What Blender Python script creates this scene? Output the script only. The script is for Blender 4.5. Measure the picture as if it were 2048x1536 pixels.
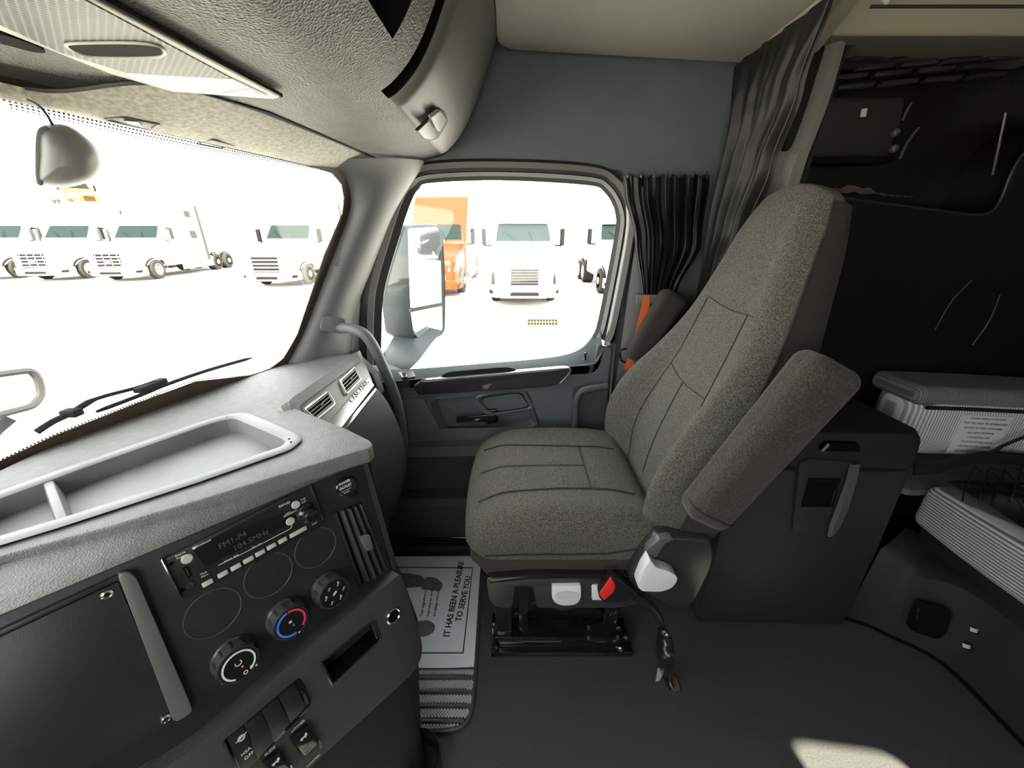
import bpy, bmesh, math, random
from mathutils import Vector as V, Matrix
random.seed(7)
for o in list(bpy.data.objects): bpy.data.objects.remove(o)
SC = bpy.context.scene
COL = SC.collection
# ------------------------------------------------------------------ camera
# cab axes: +X towards the rear of the truck, +Y towards the passenger door, z = 0 on the cab floor
FPX, PITCH, CAMH = 770.0, math.radians(21.8), 1.2
cam = bpy.data.cameras.new('camera'); cam.sensor_width = 36; cam.lens = FPX/2048*36
cam.clip_start = .01; cam.clip_end = 400
camo = bpy.data.objects.new('camera', cam); COL.objects.link(camo)
camo.location = (0, 0, CAMH); camo.rotation_euler = (math.pi/2-PITCH, 0, 0)
SC.camera = camo
# ------------------------------------------------------------------ light
W = bpy.data.worlds.new('sky'); SC.world = W; W.use_nodes = True
bg = W.node_tree.nodes['Background']; bg.inputs[0].default_value = (.97, .985, 1.0, 1); bg.inputs[1].default_value = 5.0
sl = bpy.data.lights.new('sun', 'SUN'); sl.energy = 34; sl.angle = math.radians(.6); sl.color = (1, .91, .72)
so = bpy.data.objects.new('sun', sl); COL.objects.link(so)
SUN = V((-.35, 1.0, -1.0)).normalized()
so.rotation_euler = SUN.to_track_quat('-Z', 'Y').to_euler(); so.location = (3, -8, 9)
vs = SC.view_settings
vs.view_transform = 'Standard'; vs.look = 'None'; vs.gamma = 1; vs.use_curve_mapping = False; vs.exposure = 0.5
# ------------------------------------------------------------------ pixel -> place
_s, _c = math.sin(PITCH), math.cos(PITCH)
def ray(u, v):
    x = (u-1024)/FPX; y = (768-v)/FPX
    return V((x, y*_s+_c, y*_c-_s))
CP = V((0, 0, CAMH))
def onX(u, v, X): r = ray(u, v); return CP+r*(X/r.x)
def onY(u, v, Y): r = ray(u, v); return CP+r*(Y/r.y)
def onZ(u, v, z): r = ray(u, v); return CP+r*((z-CAMH)/r.z)
def onP(u, v, pl):
    p, n = pl; r = ray(u, v); return CP+r*((p-CP).dot(n)/r.dot(n))
# ------------------------------------------------------------------ materials
MATS = {}
def mat(name, col, rough=.5, metal=0, bump=0, scale=300, var=0, vscale=None, tex='noise', spec=.5, coat=0, alpha=None, stretch=None, detail=2, sheen=0):
    if name in MATS: return MATS[name]
    m = bpy.data.materials.new(name); m.use_nodes = True; nt = m.node_tree; N = nt.nodes; L = nt.links
    b = N['Principled BSDF']
    b.inputs['Base Color'].default_value = (*col, 1); b.inputs['Roughness'].default_value = rough
    b.inputs['Metallic'].default_value = metal; b.inputs['Specular IOR Level'].default_value = spec
    b.inputs['Coat Weight'].default_value = coat
    if sheen: b.inputs['Sheen Weight'].default_value = sheen
    if bump or var:
        tc = N.new('ShaderNodeTexCoord'); src = tc.outputs['Object']
        if stretch:
            mp = N.new('ShaderNodeMapping'); mp.inputs['Scale'].default_value = stretch; L.new(src, mp.inputs[0]); src = mp.outputs[0]
    if bump:
        if tex == 'voronoi':
            t = N.new('ShaderNodeTexVoronoi'); t.inputs['Scale'].default_value = scale; L.new(src, t.inputs['Vector']); out = t.outputs['Distance']
        else:
            t = N.new('ShaderNodeTexNoise'); t.inputs['Scale'].default_value = scale; t.inputs['Detail'].default_value = detail; L.new(src, t.inputs['Vector']); out = t.outputs['Fac']
        bp = N.new('ShaderNodeBump'); bp.inputs['Strength'].default_value = bump; bp.inputs['Distance'].default_value = .002
        L.new(out, bp.inputs['Height']); L.new(bp.outputs[0], b.inputs['Normal'])
    if var:
        t2 = N.new('ShaderNodeTexNoise'); t2.inputs['Scale'].default_value = vscale or scale; t2.inputs['Detail'].default_value = 3
        L.new(src, t2.inputs['Vector'])
        r = N.new('ShaderNodeValToRGB'); r.color_ramp.elements[0].position = .32; r.color_ramp.elements[1].position = .68
        r.color_ramp.elements[0].color = (*[max(0, c*(1-var)) for c in col], 1); r.color_ramp.elements[1].color = (*[min(1, c*(1+var)) for c in col], 1)
        L.new(t2.outputs['Fac'], r.inputs[0]); L.new(r.outputs[0], b.inputs['Base Color'])
    MATS[name] = m; return m
def stripes(name, c1, c2, scale, axis='X', rough=.8, bump=.3, sharp=.12):
    m = bpy.data.materials.new(name); m.use_nodes = True; nt = m.node_tree; N = nt.nodes; L = nt.links; b = N['Principled BSDF']
    tc = N.new('ShaderNodeTexCoord'); w = N.new('ShaderNodeTexWave'); w.wave_type = 'BANDS'; w.bands_direction = axis
    w.inputs['Scale'].default_value = scale; w.inputs['Distortion'].default_value = .25; w.inputs['Detail'].default_value = 1; w.inputs['Detail Scale'].default_value=.3
    L.new(tc.outputs['Object'], w.inputs['Vector'])
    r = N.new('ShaderNodeValToRGB'); r.color_ramp.elements[0].position = .5-sharp; r.color_ramp.elements[1].position = .5+sharp
    r.color_ramp.elements[0].color = (*c1, 1); r.color_ramp.elements[1].color = (*c2, 1)
    L.new(w.outputs['Fac'], r.inputs[0]); L.new(r.outputs[0], b.inputs['Base Color']); b.inputs['Roughness'].default_value = rough
    bp = N.new('ShaderNodeBump'); bp.inputs['Strength'].default_value = bump; bp.inputs['Distance'].default_value = .003
    L.new(w.outputs['Fac'], bp.inputs['Height']); L.new(bp.outputs[0], b.inputs['Normal'])
    MATS[name] = m; return m
def dots(name, base, hole, scale, rough=.5, thr=.36):
    m = bpy.data.materials.new(name); m.use_nodes = True; nt = m.node_tree; N = nt.nodes; L = nt.links; b = N['Principled BSDF']
    tc = N.new('ShaderNodeTexCoord'); mp = N.new('ShaderNodeMapping'); mp.inputs['Rotation'].default_value = (0, 0, math.pi/4)
    L.new(tc.outputs['Object'], mp.inputs[0])
    v = N.new('ShaderNodeTexVoronoi'); v.voronoi_dimensions = '2D'; v.inputs['Scale'].default_value = scale; v.inputs['Randomness'].default_value = 0
    L.new(mp.outputs[0], v.inputs['Vector'])
    r = N.new('ShaderNodeValToRGB'); r.color_ramp.elements[0].position = thr-.05; r.color_ramp.elements[1].position = thr+.05
    r.color_ramp.elements[0].color = (*hole, 1); r.color_ramp.elements[1].color = (*base, 1)
    L.new(v.outputs['Distance'], r.inputs[0]); L.new(r.outputs[0], b.inputs['Base Color']); b.inputs['Roughness'].default_value = rough
    bp = N.new('ShaderNodeBump'); bp.inputs['Strength'].default_value = .6; bp.inputs['Distance'].default_value = .002
    L.new(r.outputs[0], bp.inputs['Height']); L.new(bp.outputs[0], b.inputs['Normal'])
    MATS[name] = m; return m
def glass(name, tint=(.96, .98, .97), refl=.06):
    m = bpy.data.materials.new(name); m.use_nodes = True; nt = m.node_tree; N = nt.nodes; L = nt.links
    N.remove(N['Principled BSDF']); out = N['Material Output']
    t = N.new('ShaderNodeBsdfTransparent'); t.inputs[0].default_value = (*tint, 1)
    g = N.new('ShaderNodeBsdfGlossy'); g.inputs['Roughness'].default_value = .02
    mx = N.new('ShaderNodeMixShader'); lw = N.new('ShaderNodeLayerWeight'); lw.inputs[0].default_value = .5
    pw = N.new('ShaderNodeMath'); pw.operation = 'POWER'; pw.inputs[1].default_value = 5; L.new(lw.outputs['Facing'], pw.inputs[0])
    f = N.new('ShaderNodeMath'); f.operation = 'MULTIPLY_ADD'; f.inputs[1].default_value = .6; f.inputs[2].default_value = refl*.5; L.new(pw.outputs[0], f.inputs[0])
    L.new(f.outputs[0], mx.inputs[0]); L.new(t.outputs[0], mx.inputs[1]); L.new(g.outputs[0], mx.inputs[2]); L.new(mx.outputs[0], out.inputs[0])
    MATS[name] = m; return m
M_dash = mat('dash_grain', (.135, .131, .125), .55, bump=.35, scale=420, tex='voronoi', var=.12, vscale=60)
M_tray = mat('tray_plastic', (.145, .145, .145), .42, bump=.08, scale=700, var=.12, vscale=14)
M_panel = mat('panel_black', (.022, .023, .024), .42, bump=.12, scale=900)
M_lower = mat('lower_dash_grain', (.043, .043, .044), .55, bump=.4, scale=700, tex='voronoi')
M_blk = mat('black_plastic', (.018, .018, .018), .35, bump=.05, scale=800)
M_gloss = mat('gloss_black', (.012, .012, .013), .12, coat=.5)
M_dark = mat('dark_recess', (.005, .005, .005), .8, spec=.08)  # near-black, puts the shade of holes and recesses into the colour
M_smoke = mat('smoked_chrome', (.16, .16, .16), .2, metal=.8)
M_chrome = mat('chrome', (.75, .74, .72), .15, metal=1)
M_satin = mat('satin_silver', (.36, .355, .32), .38, metal=.55, bump=.05, scale=400, stretch=(1, .05, 1))
M_bezel = mat('bezel_grey', (.2, .19, .18), .35, metal=.4)
M_white = mat('white_print', (.78, .78, .74), .5)
M_grey = mat('grey_print', (.25, .25, .25), .5)
M_dimprint = mat('dim_display_print', (.09, .09, .09), .5)
M_btn = mat('pale_button', (.55, .52, .47), .45)
M_blue = mat('blue_print', (.06, .22, .75), .5)
M_red = mat('red_print', (.75, .05, .09), .45)
M_orange = mat('orange_print', (.9, .28, .04), .5)
M_side = mat('side_wall_vinyl', (.092, .102, .109), .6, bump=.15, scale=900, var=.08, vscale=8)
M_over = mat('overhead_grain', (.098, .096, .083), .55, bump=.9, scale=300, tex='voronoi', var=.15, vscale=25)
M_overs = mat('overhead_smooth', (.105, .103, .093), .5, bump=.12, scale=700)
M_felt = mat('header_felt', (.34, .32, .25), .95, bump=.4, scale=500, var=.3, vscale=140, sheen=.3)
M_pillar = mat('pillar_plastic', (.10, .10, .10), .5, bump=.1, scale=700)
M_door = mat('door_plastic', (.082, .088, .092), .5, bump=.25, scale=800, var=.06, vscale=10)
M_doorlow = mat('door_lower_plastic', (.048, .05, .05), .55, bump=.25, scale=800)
M_sill = mat('door_sill', (.055, .06, .062), .8, spec=.2, bump=.1, scale=800)
M_rub = mat('rubber_seal', (.02, .019, .018), .55)
M_frame = mat('door_frame_grey', (.12, .115, .11), .5)
M_paint = mat('painted_frame', (.55, .53, .5), .35)
M_trimgloss = mat('gloss_purple_trim', (.025, .022, .026), .12, coat=.8)
M_ceil = mat('ceiling_fabric', (.43, .40, .345), .9, bump=.15, scale=800)
M_beige = mat('sleeper_beige', (.36, .325, .245), .75, bump=.12, scale=700)
M_column = mat('column_grey', (.26, .25, .235), .6, bump=.25, scale=900, var=.1, vscale=500)
M_floor = mat('floor_vinyl', (.055, .0555, .056), .65, bump=.3, scale=800, var=.25, vscale=300)
M_cab = mat('sleeper_dark', (.016, .016, .015), .6, bump=.25, scale=800)
M_cabl = mat('sleeper_dark_face', (.026, .026, .025), .55, bump=.25, scale=800)
M_wallr = mat('sleeper_wall', (.009, .0085, .007), .35, bump=.1, scale=500)
M_vinyl = mat('curtain_vinyl', (.014, .0135, .0125), .42, bump=.15, scale=350, spec=.3)
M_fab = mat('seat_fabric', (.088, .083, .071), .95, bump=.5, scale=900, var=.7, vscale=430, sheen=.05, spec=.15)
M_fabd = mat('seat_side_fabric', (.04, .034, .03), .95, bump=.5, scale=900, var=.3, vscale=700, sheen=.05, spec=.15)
M_plush = mat('armrest_plush', (.048, .041, .035), 1, bump=1, scale=200, var=.4, vscale=330, sheen=.15, spec=.1)
M_thread = mat('seam_thread', (.022, .02, .017), .9)
M_mat = mat('mat_rubber', (.075, .08, .085), .45, bump=.1, scale=600)
M_mathi = mat('mat_rubber_lit', (.42, .44, .46), .45)  # mat rubber paled, window light put into the stud colour
M_paper = mat('paper', (.86, .88, .92), .8, bump=.06, scale=40, var=.03, vscale=9)
M_ink = mat('ink', (.025, .025, .03), .8)
M_inkg = mat('ink_grey', (.14, .16, .16), .8, var=.3, vscale=120)
M_wlever = mat('pale_lever', (.72, .72, .72), .4)
M_belt = mat('orange_belt', (.62, .11, .02), .7, bump=.3, scale=600)
M_lens = mat('lamp_lens', (.8, .78, .7), .25)
M_gf = dots('grille_perforation', (.16, .148, .112), (.003, .003, .0025), 165, thr=.46)
M_ticking = stripes('ticking', (.42, .42, .41), (.88, .88, .86), 42, 'X')
M_tick2 = stripes('ticking_edge', (.17, .17, .165), (.62, .62, .6), 36, 'Z', bump=.6)
M_tickg = stripes('ticking_grey', (.15, .15, .145), (.26, .26, .25), 60, 'X')
M_film = mat('black_film', (.012, .012, .012), .22, bump=.6, scale=14)
M_bunk = mat('bunk_board', (.16, .16, .15), .6, var=.15, vscale=9)
M_strap = mat('black_strap', (.014, .014, .014), .6)
M_glass = glass('window_glass')
M_mirror = mat('mirror_glass', (.9, .92, .92), .02, metal=1)
M_conc = mat('concrete', (.5, .49, .46), .9, var=.08, vscale=.3)
M_wpaint = mat('white_truck_paint', (.62, .62, .61), .35, coat=.3)
M_opaint = mat('orange_truck_paint', (.36, .022, .004), .4, spec=.2)
M_ypaint = mat('amber_truck_paint', (.75, .3, .02), .35)
M_tglass = mat('truck_glass', (.008, .0135, .013), .15, spec=.1)
M_tyre = mat('tyre_rubber', (.03, .027, .024), .85, spec=.1)
M_tdark = mat('truck_dark_plastic', (.009, .0085, .009), .7, spec=.06)
M_bumper = mat('bumper_cream', (.5, .47, .38), .4)
M_mhouse = mat('mirror_housing', (.05, .058, .058), .45)
M_build = mat('warehouse_white', (.8, .79, .76), .8)
# ------------------------------------------------------------------ geometry kit
def cat(*gs):
    vs, fs = [], []
    for v, f in gs:
        o = len(vs); vs += list(v); fs += [tuple(i+o for i in q) for q in f]
    return vs, fs
def box(c, s, R=None):
    c = V(c); h = V(s)/2
    vs = []
    for sx in (-1, 1):
        for sy in (-1, 1):
            for sz in (-1, 1):
                p = V((sx*h.x, sy*h.y, sz*h.z)); vs.append(c+(R @ p if R else p))
    return vs, [(0, 1, 3, 2), (4, 6, 7, 5), (0, 4, 5, 1), (2, 3, 7, 6), (0, 2, 6, 4), (1, 5, 7, 3)]
def bb(x0, x1, y0, y1, z0, z1): return box(((x0+x1)/2, (y0+y1)/2, (z0+z1)/2), (x1-x0, y1-y0, z1-z0))
def frame(d, u):
    d = V(d).normalized(); u = V(u); u = (u-d*u.dot(d)).normalized(); n = d.cross(u)
    return Matrix((d, u, n)).transposed()
def prism(poly, vec):
    n = len(poly); vec = V(vec); poly = [V(p) for p in poly]
    vs = poly+[p+vec for p in poly]
    fs = [tuple(range(n))[::-1], tuple(range(n, 2*n))]+[(i, (i+1) % n, n+(i+1) % n, n+i) for i in range(n)]
    return vs, fs
def loft(rows, cu=False, cv=False, caps=False):
    n = len(rows[0]); m = len(rows); vs = [V(p) for r in rows for p in r]; fs = []
    for i in range(m if cv else m-1):
        for j in range(n if cu else n-1):
            a = i*n+j; b = i*n+(j+1) % n; c = ((i+1) % m)*n+(j+1) % n; d = ((i+1) % m)*n+j
            fs.append((a, b, c, d))
    if caps: fs += [tuple(range(n))[::-1], tuple(range((m-1)*n, m*n))]
    return vs, fs
def tube(pts, r, n=8, closed=False, flat=1.0, up=None):
    pts = [V(p) for p in pts]; m = len(pts); rows = []
    prev = None
    for i, p in enumerate(pts):
        a = pts[i-1] if (i or closed) else p; b = pts[(i+1) % m] if (i < m-1 or closed) else p
        t = (b-a).normalized()
        if prev is None:
            ref = V(up) if up else (V((0, 0, 1)) if abs(t.z) < .9 else V((1, 0, 0)))
        else: ref = prev
        u = (ref-t*ref.dot(t))
        if u.length < 1e-6: u = t.orthogonal()
        u.normalize(); prev = u; w = t.cross(u)
        rr = r[i] if isinstance(r, (list, tuple)) else r
        rows.append([p+u*(math.cos(k*2*math.pi/n)*rr)+w*(math.sin(k*2*math.pi/n)*rr*flat) for k in range(n)])
    return loft(rows, cu=True, cv=closed, caps=not closed)
def cyl(p0, p1, r0, r1=None, n=20): return tube([p0, p1], [r0, r0 if r1 is None else r1], n)
def lathe(c, ax, prof, n=24):
    ax = V(ax).normalized(); u = ax.orthogonal().normalized(); w = ax.cross(u); c = V(c)
    return loft([[c+ax*h+(u*math.cos(k*2*math.pi/n)+w*math.sin(k*2*math.pi/n))*r for k in range(n)] for r, h in prof], cu=True, caps=True)
def rpoly(pts, r, n=5):
    pts = [V(p) for p in pts]; out = []; m = len(pts)
    for i, p in enumerate(pts):
        rr = r[i] if isinstance(r, (list, tuple)) else r
        a = pts[i-1]-p; b = pts[(i+1) % m]-p
        la, lb = min(rr, a.length*.49), min(rr, b.length*.49)
        if rr <= 0: out.append(p); continue
        A = p+a.normalized()*la; B = p+b.normalized()*lb
        for k in range(n+1):
            t = k/n; out.append(A*(1-t)**2+p*2*t*(1-t)+B*t*t)
    return out
def smooth_path(pts, n=6):
    pts = [V(p) for p in pts]; out = []; m = len(pts)
    for i in range(m-1):
        p0 = pts[max(0, i-1)]; p1 = pts[i]; p2 = pts[i+1]; p3 = pts[min(m-1, i+2)]
        for k in range(n):
            t = k/n
            out.append(.5*((2*p1)+(p2-p0)*t+(2*p0-5*p1+4*p2-p3)*t*t+(3*p1-p0-3*p2+p3)*t**3))
    return out+[pts[-1]]
def smooth_loop(pts, n=4):
    pts = [V(p) for p in pts]; out = []; m = len(pts)
    for i in range(m):
        p0, p1, p2, p3 = pts[i-1], pts[i], pts[(i+1) % m], pts[(i+2) % m]
        for k in range(n):
            t = k/n
            out.append(.5*((2*p1)+(p2-p0)*t+(2*p0-5*p1+4*p2-p3)*t*t+(3*p1-p0-3*p2+p3)*t**3))
    return out
def ringstrip(A, B): return loft([A, B], cu=True)
def rbox(h, r, n=(6, 6, 6), k=3, f=None):
    h = V(h)
    def axis(hh, m):
        z = [hh-r+r*math.tan(math.radians(45)*i/k) for i in range(k+1)]
        mid = [-(hh-r)+2*(hh-r)*i/m for i in range(1, m)]
        return [-a for a in z[::-1]]+mid+z
    ax = [axis(h[i], n[i]) for i in range(3)]
    idx = {}; vs = []; fs = []
    def vert(p):
        key = tuple(round(c, 6) for c in p)
        if key in idx: return idx[key]
        q = V([max(-(h[i]-r), min(h[i]-r, p[i])) for i in range(3)]); d = V(p)-q
        if d.length > 1e-9: d = d.normalized()*r
        q = q+d
        if f: q = V(f(q))
        idx[key] = len(vs); vs.append(q); return idx[key]
    for a in range(3):
        b, c = (a+1) % 3, (a+2) % 3
        for s in (-1, 1):
            for i in range(len(ax[b])-1):
                for j in range(len(ax[c])-1):
                    quad = []
                    for di, dj in ((0, 0), (1, 0), (1, 1), (0, 1)):
                        p = [0, 0, 0]; p[a] = s*h[a]; p[b] = ax[b][i+di]; p[c] = ax[c][j+dj]; quad.append(vert(p))
                    fs.append(tuple(quad if s > 0 else quad[::-1]))
    return vs, fs
def slab(loops, vec):
    bm = bmesh.new(); vec = V(vec); edges = []
    for lp in loops:
        vv = [bm.verts.new(p) for p in lp]
        edges += [bm.edges.new((vv[i], vv[(i+1) % len(vv)])) for i in range(len(vv))]
    bmesh.ops.triangle_fill(bm, use_beauty=True, use_dissolve=False, edges=edges)
    bm.verts.index_update(); vs = [v.co.copy() for v in bm.verts]; fs = [tuple(v.index for v in f.verts) for f in bm.faces]; bm.free()
    n = len(vs); out = list(vs)+[v+vec for v in vs]; F = list(fs)+[tuple(i+n for i in f[::-1]) for f in fs]
    o = 0
    for lp in loops:
        m = len(lp); F += [(o+i, o+(i+1) % m, n+o+(i+1) % m, n+o+i) for i in range(m)]; o += m
    return out, F
def wpos(o):
    p = V((0, 0, 0))
    while o: p += o.location; o = o.parent
    return p
def obj(name, g, m, parent=None, bevel=0, seg=2, sharp=38, label=None, cat=None, group=None, kind=None, flat=False):
    vs, fs = g
    vs = [V(v) for v in vs]
    if parent is None:
        mn = V([min(v[i] for v in vs) for i in range(3)]); mx = V([max(v[i] for v in vs) for i in range(3)])
        org = V(((mn.x+mx.x)/2, (mn.y+mx.y)/2, mn.z)); loc = org
    else: org = wpos(parent); loc = V((0, 0, 0))
    bm = bmesh.new(); bv = [bm.verts.new(v-org) for v in vs]
    for f in fs:
        try: bm.faces.new([bv[i] for i in f])
        except ValueError: pass
    bmesh.ops.recalc_face_normals(bm, faces=bm.faces)
    if bevel:
        es = [e for e in bm.edges if len(e.link_faces) == 2 and e.calc_face_angle(0) > .5]
        bmesh.ops.bevel(bm, geom=es, offset=bevel, segments=seg, profile=.5, affect='EDGES', clamp_overlap=True)
    me = bpy.data.meshes.new(name); bm.to_mesh(me); bm.free()
    if not flat:
        for p in me.polygons: p.use_smooth = True
        me.set_sharp_from_angle(angle=math.radians(sharp))
    me.materials.append(m)
    o = bpy.data.objects.new(name, me); COL.objects.link(o); o.location = loc; o.parent = parent
    tag(o, label, cat, group, kind); return o
def tag(o, label=None, cat=None, group=None, kind=None):
    if label: o['label'] = label
    if cat: o['category'] = cat
    if group: o['group'] = group
    if kind: o['kind'] = kind
    return o
def thing(name, label, cat, loc, group=None, kind=None):
    o = bpy.data.objects.new(name, None); COL.objects.link(o); o.location = loc; o.empty_display_size = .05
    return tag(o, label, cat, group, kind)
def dup(o, parent=None, loc=None):
    c = o.copy(); COL.objects.link(c)
    if parent is not None: c.parent = parent
    if loc is not None: c.location = loc
    for ch in list(o.children): dup(ch, c)
    return c
def text(s, size, org, right, up, m, parent, name='lettering', align='LEFT', depth=.0004, bold=0, sx=1):
    cu = bpy.data.curves.new('t', 'FONT'); cu.body = s; cu.size = size; cu.align_x = align; cu.align_y = 'CENTER'; cu.extrude = depth; cu.offset = bold
    cu.resolution_u = 2; cu.space_line = .95
    ob = bpy.data.objects.new('t', cu); me = bpy.data.meshes.new_from_object(ob)
    r = V(right).normalized(); u = V(up); u = (u-r*u.dot(r)).normalized(); n = r.cross(u); org = V(org)
    vs = [org+r*v.co.x*sx+u*v.co.y+n*(v.co.z+depth) for v in me.vertices]; fs = [tuple(p.vertices) for p in me.polygons]
    bpy.data.objects.remove(ob); bpy.data.curves.remove(cu); bpy.data.meshes.remove(me)
    return obj(name, (vs, fs), m, parent, flat=True)
def lerp(a, b, t): return a+(b-a)*t
def interp(tab, x):
    if x <= tab[0][0]: return tab[0][1]
    for (a, b), (c, d) in zip(tab, tab[1:]):
        if x <= c:
            t = (x-a)/(c-a); t = t*t*(3-2*t); return b+(d-b)*t
    return tab[-1][1]
def interpc(tab, x):
    n = len(tab)
    if x <= tab[0][0]: return tab[0][1]
    if x >= tab[-1][0]: return tab[-1][1]
    for i in range(n-1):
        if x <= tab[i+1][0]: break
    sl_ = lambda k: (tab[min(n-1, k+1)][1]-tab[max(0, k-1)][1])/(tab[min(n-1, k+1)][0]-tab[max(0, k-1)][0])
    h = tab[i+1][0]-tab[i][0]; t = (x-tab[i][0])/h
    return tab[i][1]*(2*t**3-3*t*t+1)+sl_(i)*h*(t**3-2*t*t+t)+tab[i+1][1]*(-2*t**3+3*t*t)+sl_(i+1)*h*(t**3-t*t)
def dens(pts, n=8):
    out = []
    for a, b in zip(pts, pts[1:]): out += [tuple(lerp(p, q, k/n) for p, q in zip(a, b)) for k in range(n)]
    return out+[tuple(pts[-1])]
def inside(p, poly):
    c = False; j = len(poly)-1
    for i in range(len(poly)):
        a, b = poly[i], poly[j]
        if (a.y > p[1]) != (b.y > p[1]) and p[0] < (b.x-a.x)*(p[1]-a.y)/(b.y-a.y)+a.x: c = not c
        j = i
    return c
def sst(a, b, x): t = max(0, min(1, (x-a)/(b-a))); return t*t*(3-2*t)
# ================================================================== the cab shell
S = 'structure'
obj('floor', bb(-1.08, 2.2, -.83, 1.42, -.06, 0), M_floor, kind=S, label='dark grey vinyl cab floor under the seat and bunk', cat='floor')
def xz(p, Y): return V((p[0], Y, p[1]))
door_edge = [(.33, 1.375), (.395, 1.34), (.385, 1.15), (.345, .78), (.345, .05), (-.62, .05), (-.62, .79)]
wp = [(-.98, 0), (2.15, 0), (2.15, 1.9), (-.36, 1.9), (-.36, 1.375)]+door_edge+[(-.72, .79), (-.98, .45)]
obj('wall_passenger', slab([[xz(p, 1.362) for p in wp]], (0, .06, 0)), M_side, kind=S, label='blue-grey vinyl side wall above the passenger door', cat='wall')
# driver's side: mirrored about the cab's centre line, with its own window opening (behind the photographer)
dwin = rpoly([(-.26, -.77, 1.33), (.34, -.77, 1.33), (.37, -.77, 1.2), (.30, -.77, .78), (-.52, -.77, .72), (-.52, -.77, .93)], .07)
swin = rpoly([(1.10, -.77, 1.05), (1.38, -.77, 1.10), (1.43, -.77, 1.37), (1.185, -.77, 1.40)], [.12, .1, .05, .05])
obj('wall_driver', slab([[V((-1.02, -.77, 0)), V((2.15, -.77, 0)), V((2.15, -.77, 1.9)), V((-.40, -.77, 1.9)), V((-.40, -.77, 1.40)), V((-.66, -.77, .93)), V((-.70, -.77, .79)), V((-1.02, -.77, .79))], dwin, swin], (0, -.06, 0)), M_side, kind=S, label='grey side wall on the driver side', cat='wall')
obj('window_2', slab([dwin], (0, -.004, 0)), M_glass, kind=S, label='driver side window glass', cat='window')
obj('window_3', slab([swin], (0, -.004, 0)), M_glass, kind=S, label='small sleeper side window on the driver side', cat='window')
obj('wall_rear', bb(2.15, 2.2, -.83, 1.42, 0, 1.9), M_cab, kind=S, label='dark rear wall of the sleeper', cat='wall')
obj('wall_front', cat(bb(-1.08, -1.0, -.5, 1.1, -.06, .64)), M_blk, kind=S, label='black firewall below the dashboard', cat='wall')
# ceiling: light fabric panel over the seats
cz = 1.66
def cpt(x, y, dz=0): return V((x, y, cz-.045*(x+.03)+dz+.10*(1.33-y)))
cpan = rpoly([cpt(-.04, 1.325), cpt(-.03, -.72), cpt(.655, -.72), cpt(.655, 1.325)], [.06, .06, 0, 0])
o = obj('ceiling', slab([[V((-1.0, -.8, 1.86)), V((2.2, -.8, 1.86)), V((2.2, 1.42, 1.86)), V((-1.0, 1.42, 1.86))]], (0, 0, .05)), M_ceil, kind=S, label='pale beige fabric ceiling panel over the seats', cat='ceiling')
obj('headliner_panel', slab([cpan], (0, 0, .03)), M_ceil, o, bevel=.008)
# ------------------------------------------------------------------ windshield
wA, wB, wC = V((-.888, .571, .83)), V((-.70, 1.10, .83)), V((-.655, .594, 1.36))
WSN = (wB-wA).cross(wC-wA).normalized()
if WSN.x < 0: WSN = -WSN                      # points into the cab
WS = (wA, WSN)
def ws(u, v, off=0): return onP(u, v, WS)+WSN*off
def wsy(Y, z, off=0):                          # point of the windshield plane at lateral Y, height z
    x = wA.x-((Y-wA.y)*WSN.y+(z-wA.z)*WSN.z)/WSN.x
    return V((x, Y, z))+WSN*off
def mir(p): return V((p.x, .6-p.y, p.z))
BC, TC = wsy(.3, .79), wsy(.3, 1.40)
gl_out = [BC, TC]+[ws(*p) for p in ((655, 318), (700, 345), (722, 395), (716, 445), (636, 660), (600, 745), (520, 785))]
gl_out = [BC, TC]+rpoly(gl_out[2:], [0, .03, .03, .03, .03, .04, 0], 4)
w1 = thing('window_1', 'curved windshield with dotted black border above the dashboard', 'window', (BC+TC)/2, kind=S)
obj('pane', cat(slab([gl_out], WSN*-.005)), M_glass, w1)
obj('pane', cat(slab([[mir(p) for p in gl_out]], V((WSN.x, -WSN.y, WSN.z))*-.005)), M_glass, w1)
band_in = [wsy(.3, .862), wsy(.3, 1.345)]+[ws(*p) for p in ((0, 193), (320, 266), (636, 337), (664, 347), (682, 368), (687, 395), (684, 425), (648, 508), (594, 668), (566, 716), (540, 736), (500, 750), (390, 762), (273, 805), (105, 871), (0, 920))]
band_out = [BC, TC]+[ws(*p) for p in ((0, 150), (340, 225), (655, 318), (700, 340), (715, 368), (722, 395), (716, 445), (680, 530), (636, 660), (606, 735), (570, 765), (520, 785), (400, 815), (280, 860), (110, 920), (0, 970))]
M_frit = mat('frit', (.045, .032, .018), .6)
obj('frit_band', loft([[p+WSN*.001 for p in band_in], [p+WSN*.001 for p in band_out], [p+WSN*.003 for p in band_out], [p+WSN*.003 for p in band_in]], cu=True, cv=True), M_frit, w1)
obj('frit_band', loft([[mir(p+WSN*.001) for p in band_in], [mir(p+WSN*.001) for p in band_out], [mir(p+WSN*.003) for p in band_out], [mir(p+WSN*.003) for p in band_in]], cu=True, cv=True), M_frit, w1)
dg = []
path = smooth_path(band_in[2:], 14)
def even(path, step):
    out = [path[0]]; acc = 0
    for a, b in zip(path, path[1:]):
        L = (b-a).length; d = step-acc
        while d <= L:
            out.append(a+(b-a)*(d/L)); d += step
        acc = (acc+L) % step
    return out
cen = ws(330, 540)
for row, (off, r) in enumerate(((.003, .0017), (.008, .0014), (.0125, .001))):
    for i, p in enumerate(even(path, .0052)):
        if row > 0 and p.z < 1.25: continue
        q = p+(cen-p).normalized()*off+WSN*.002
        if row == 1: q += (path[1]-path[0]).normalized()*.0026
        dg.append(lathe(q, WSN, [(r, 0), (r, .001)], 6))
obj('frit_dots', cat(*dg), M_frit, w1, kind='stuff', flat=True)
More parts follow.
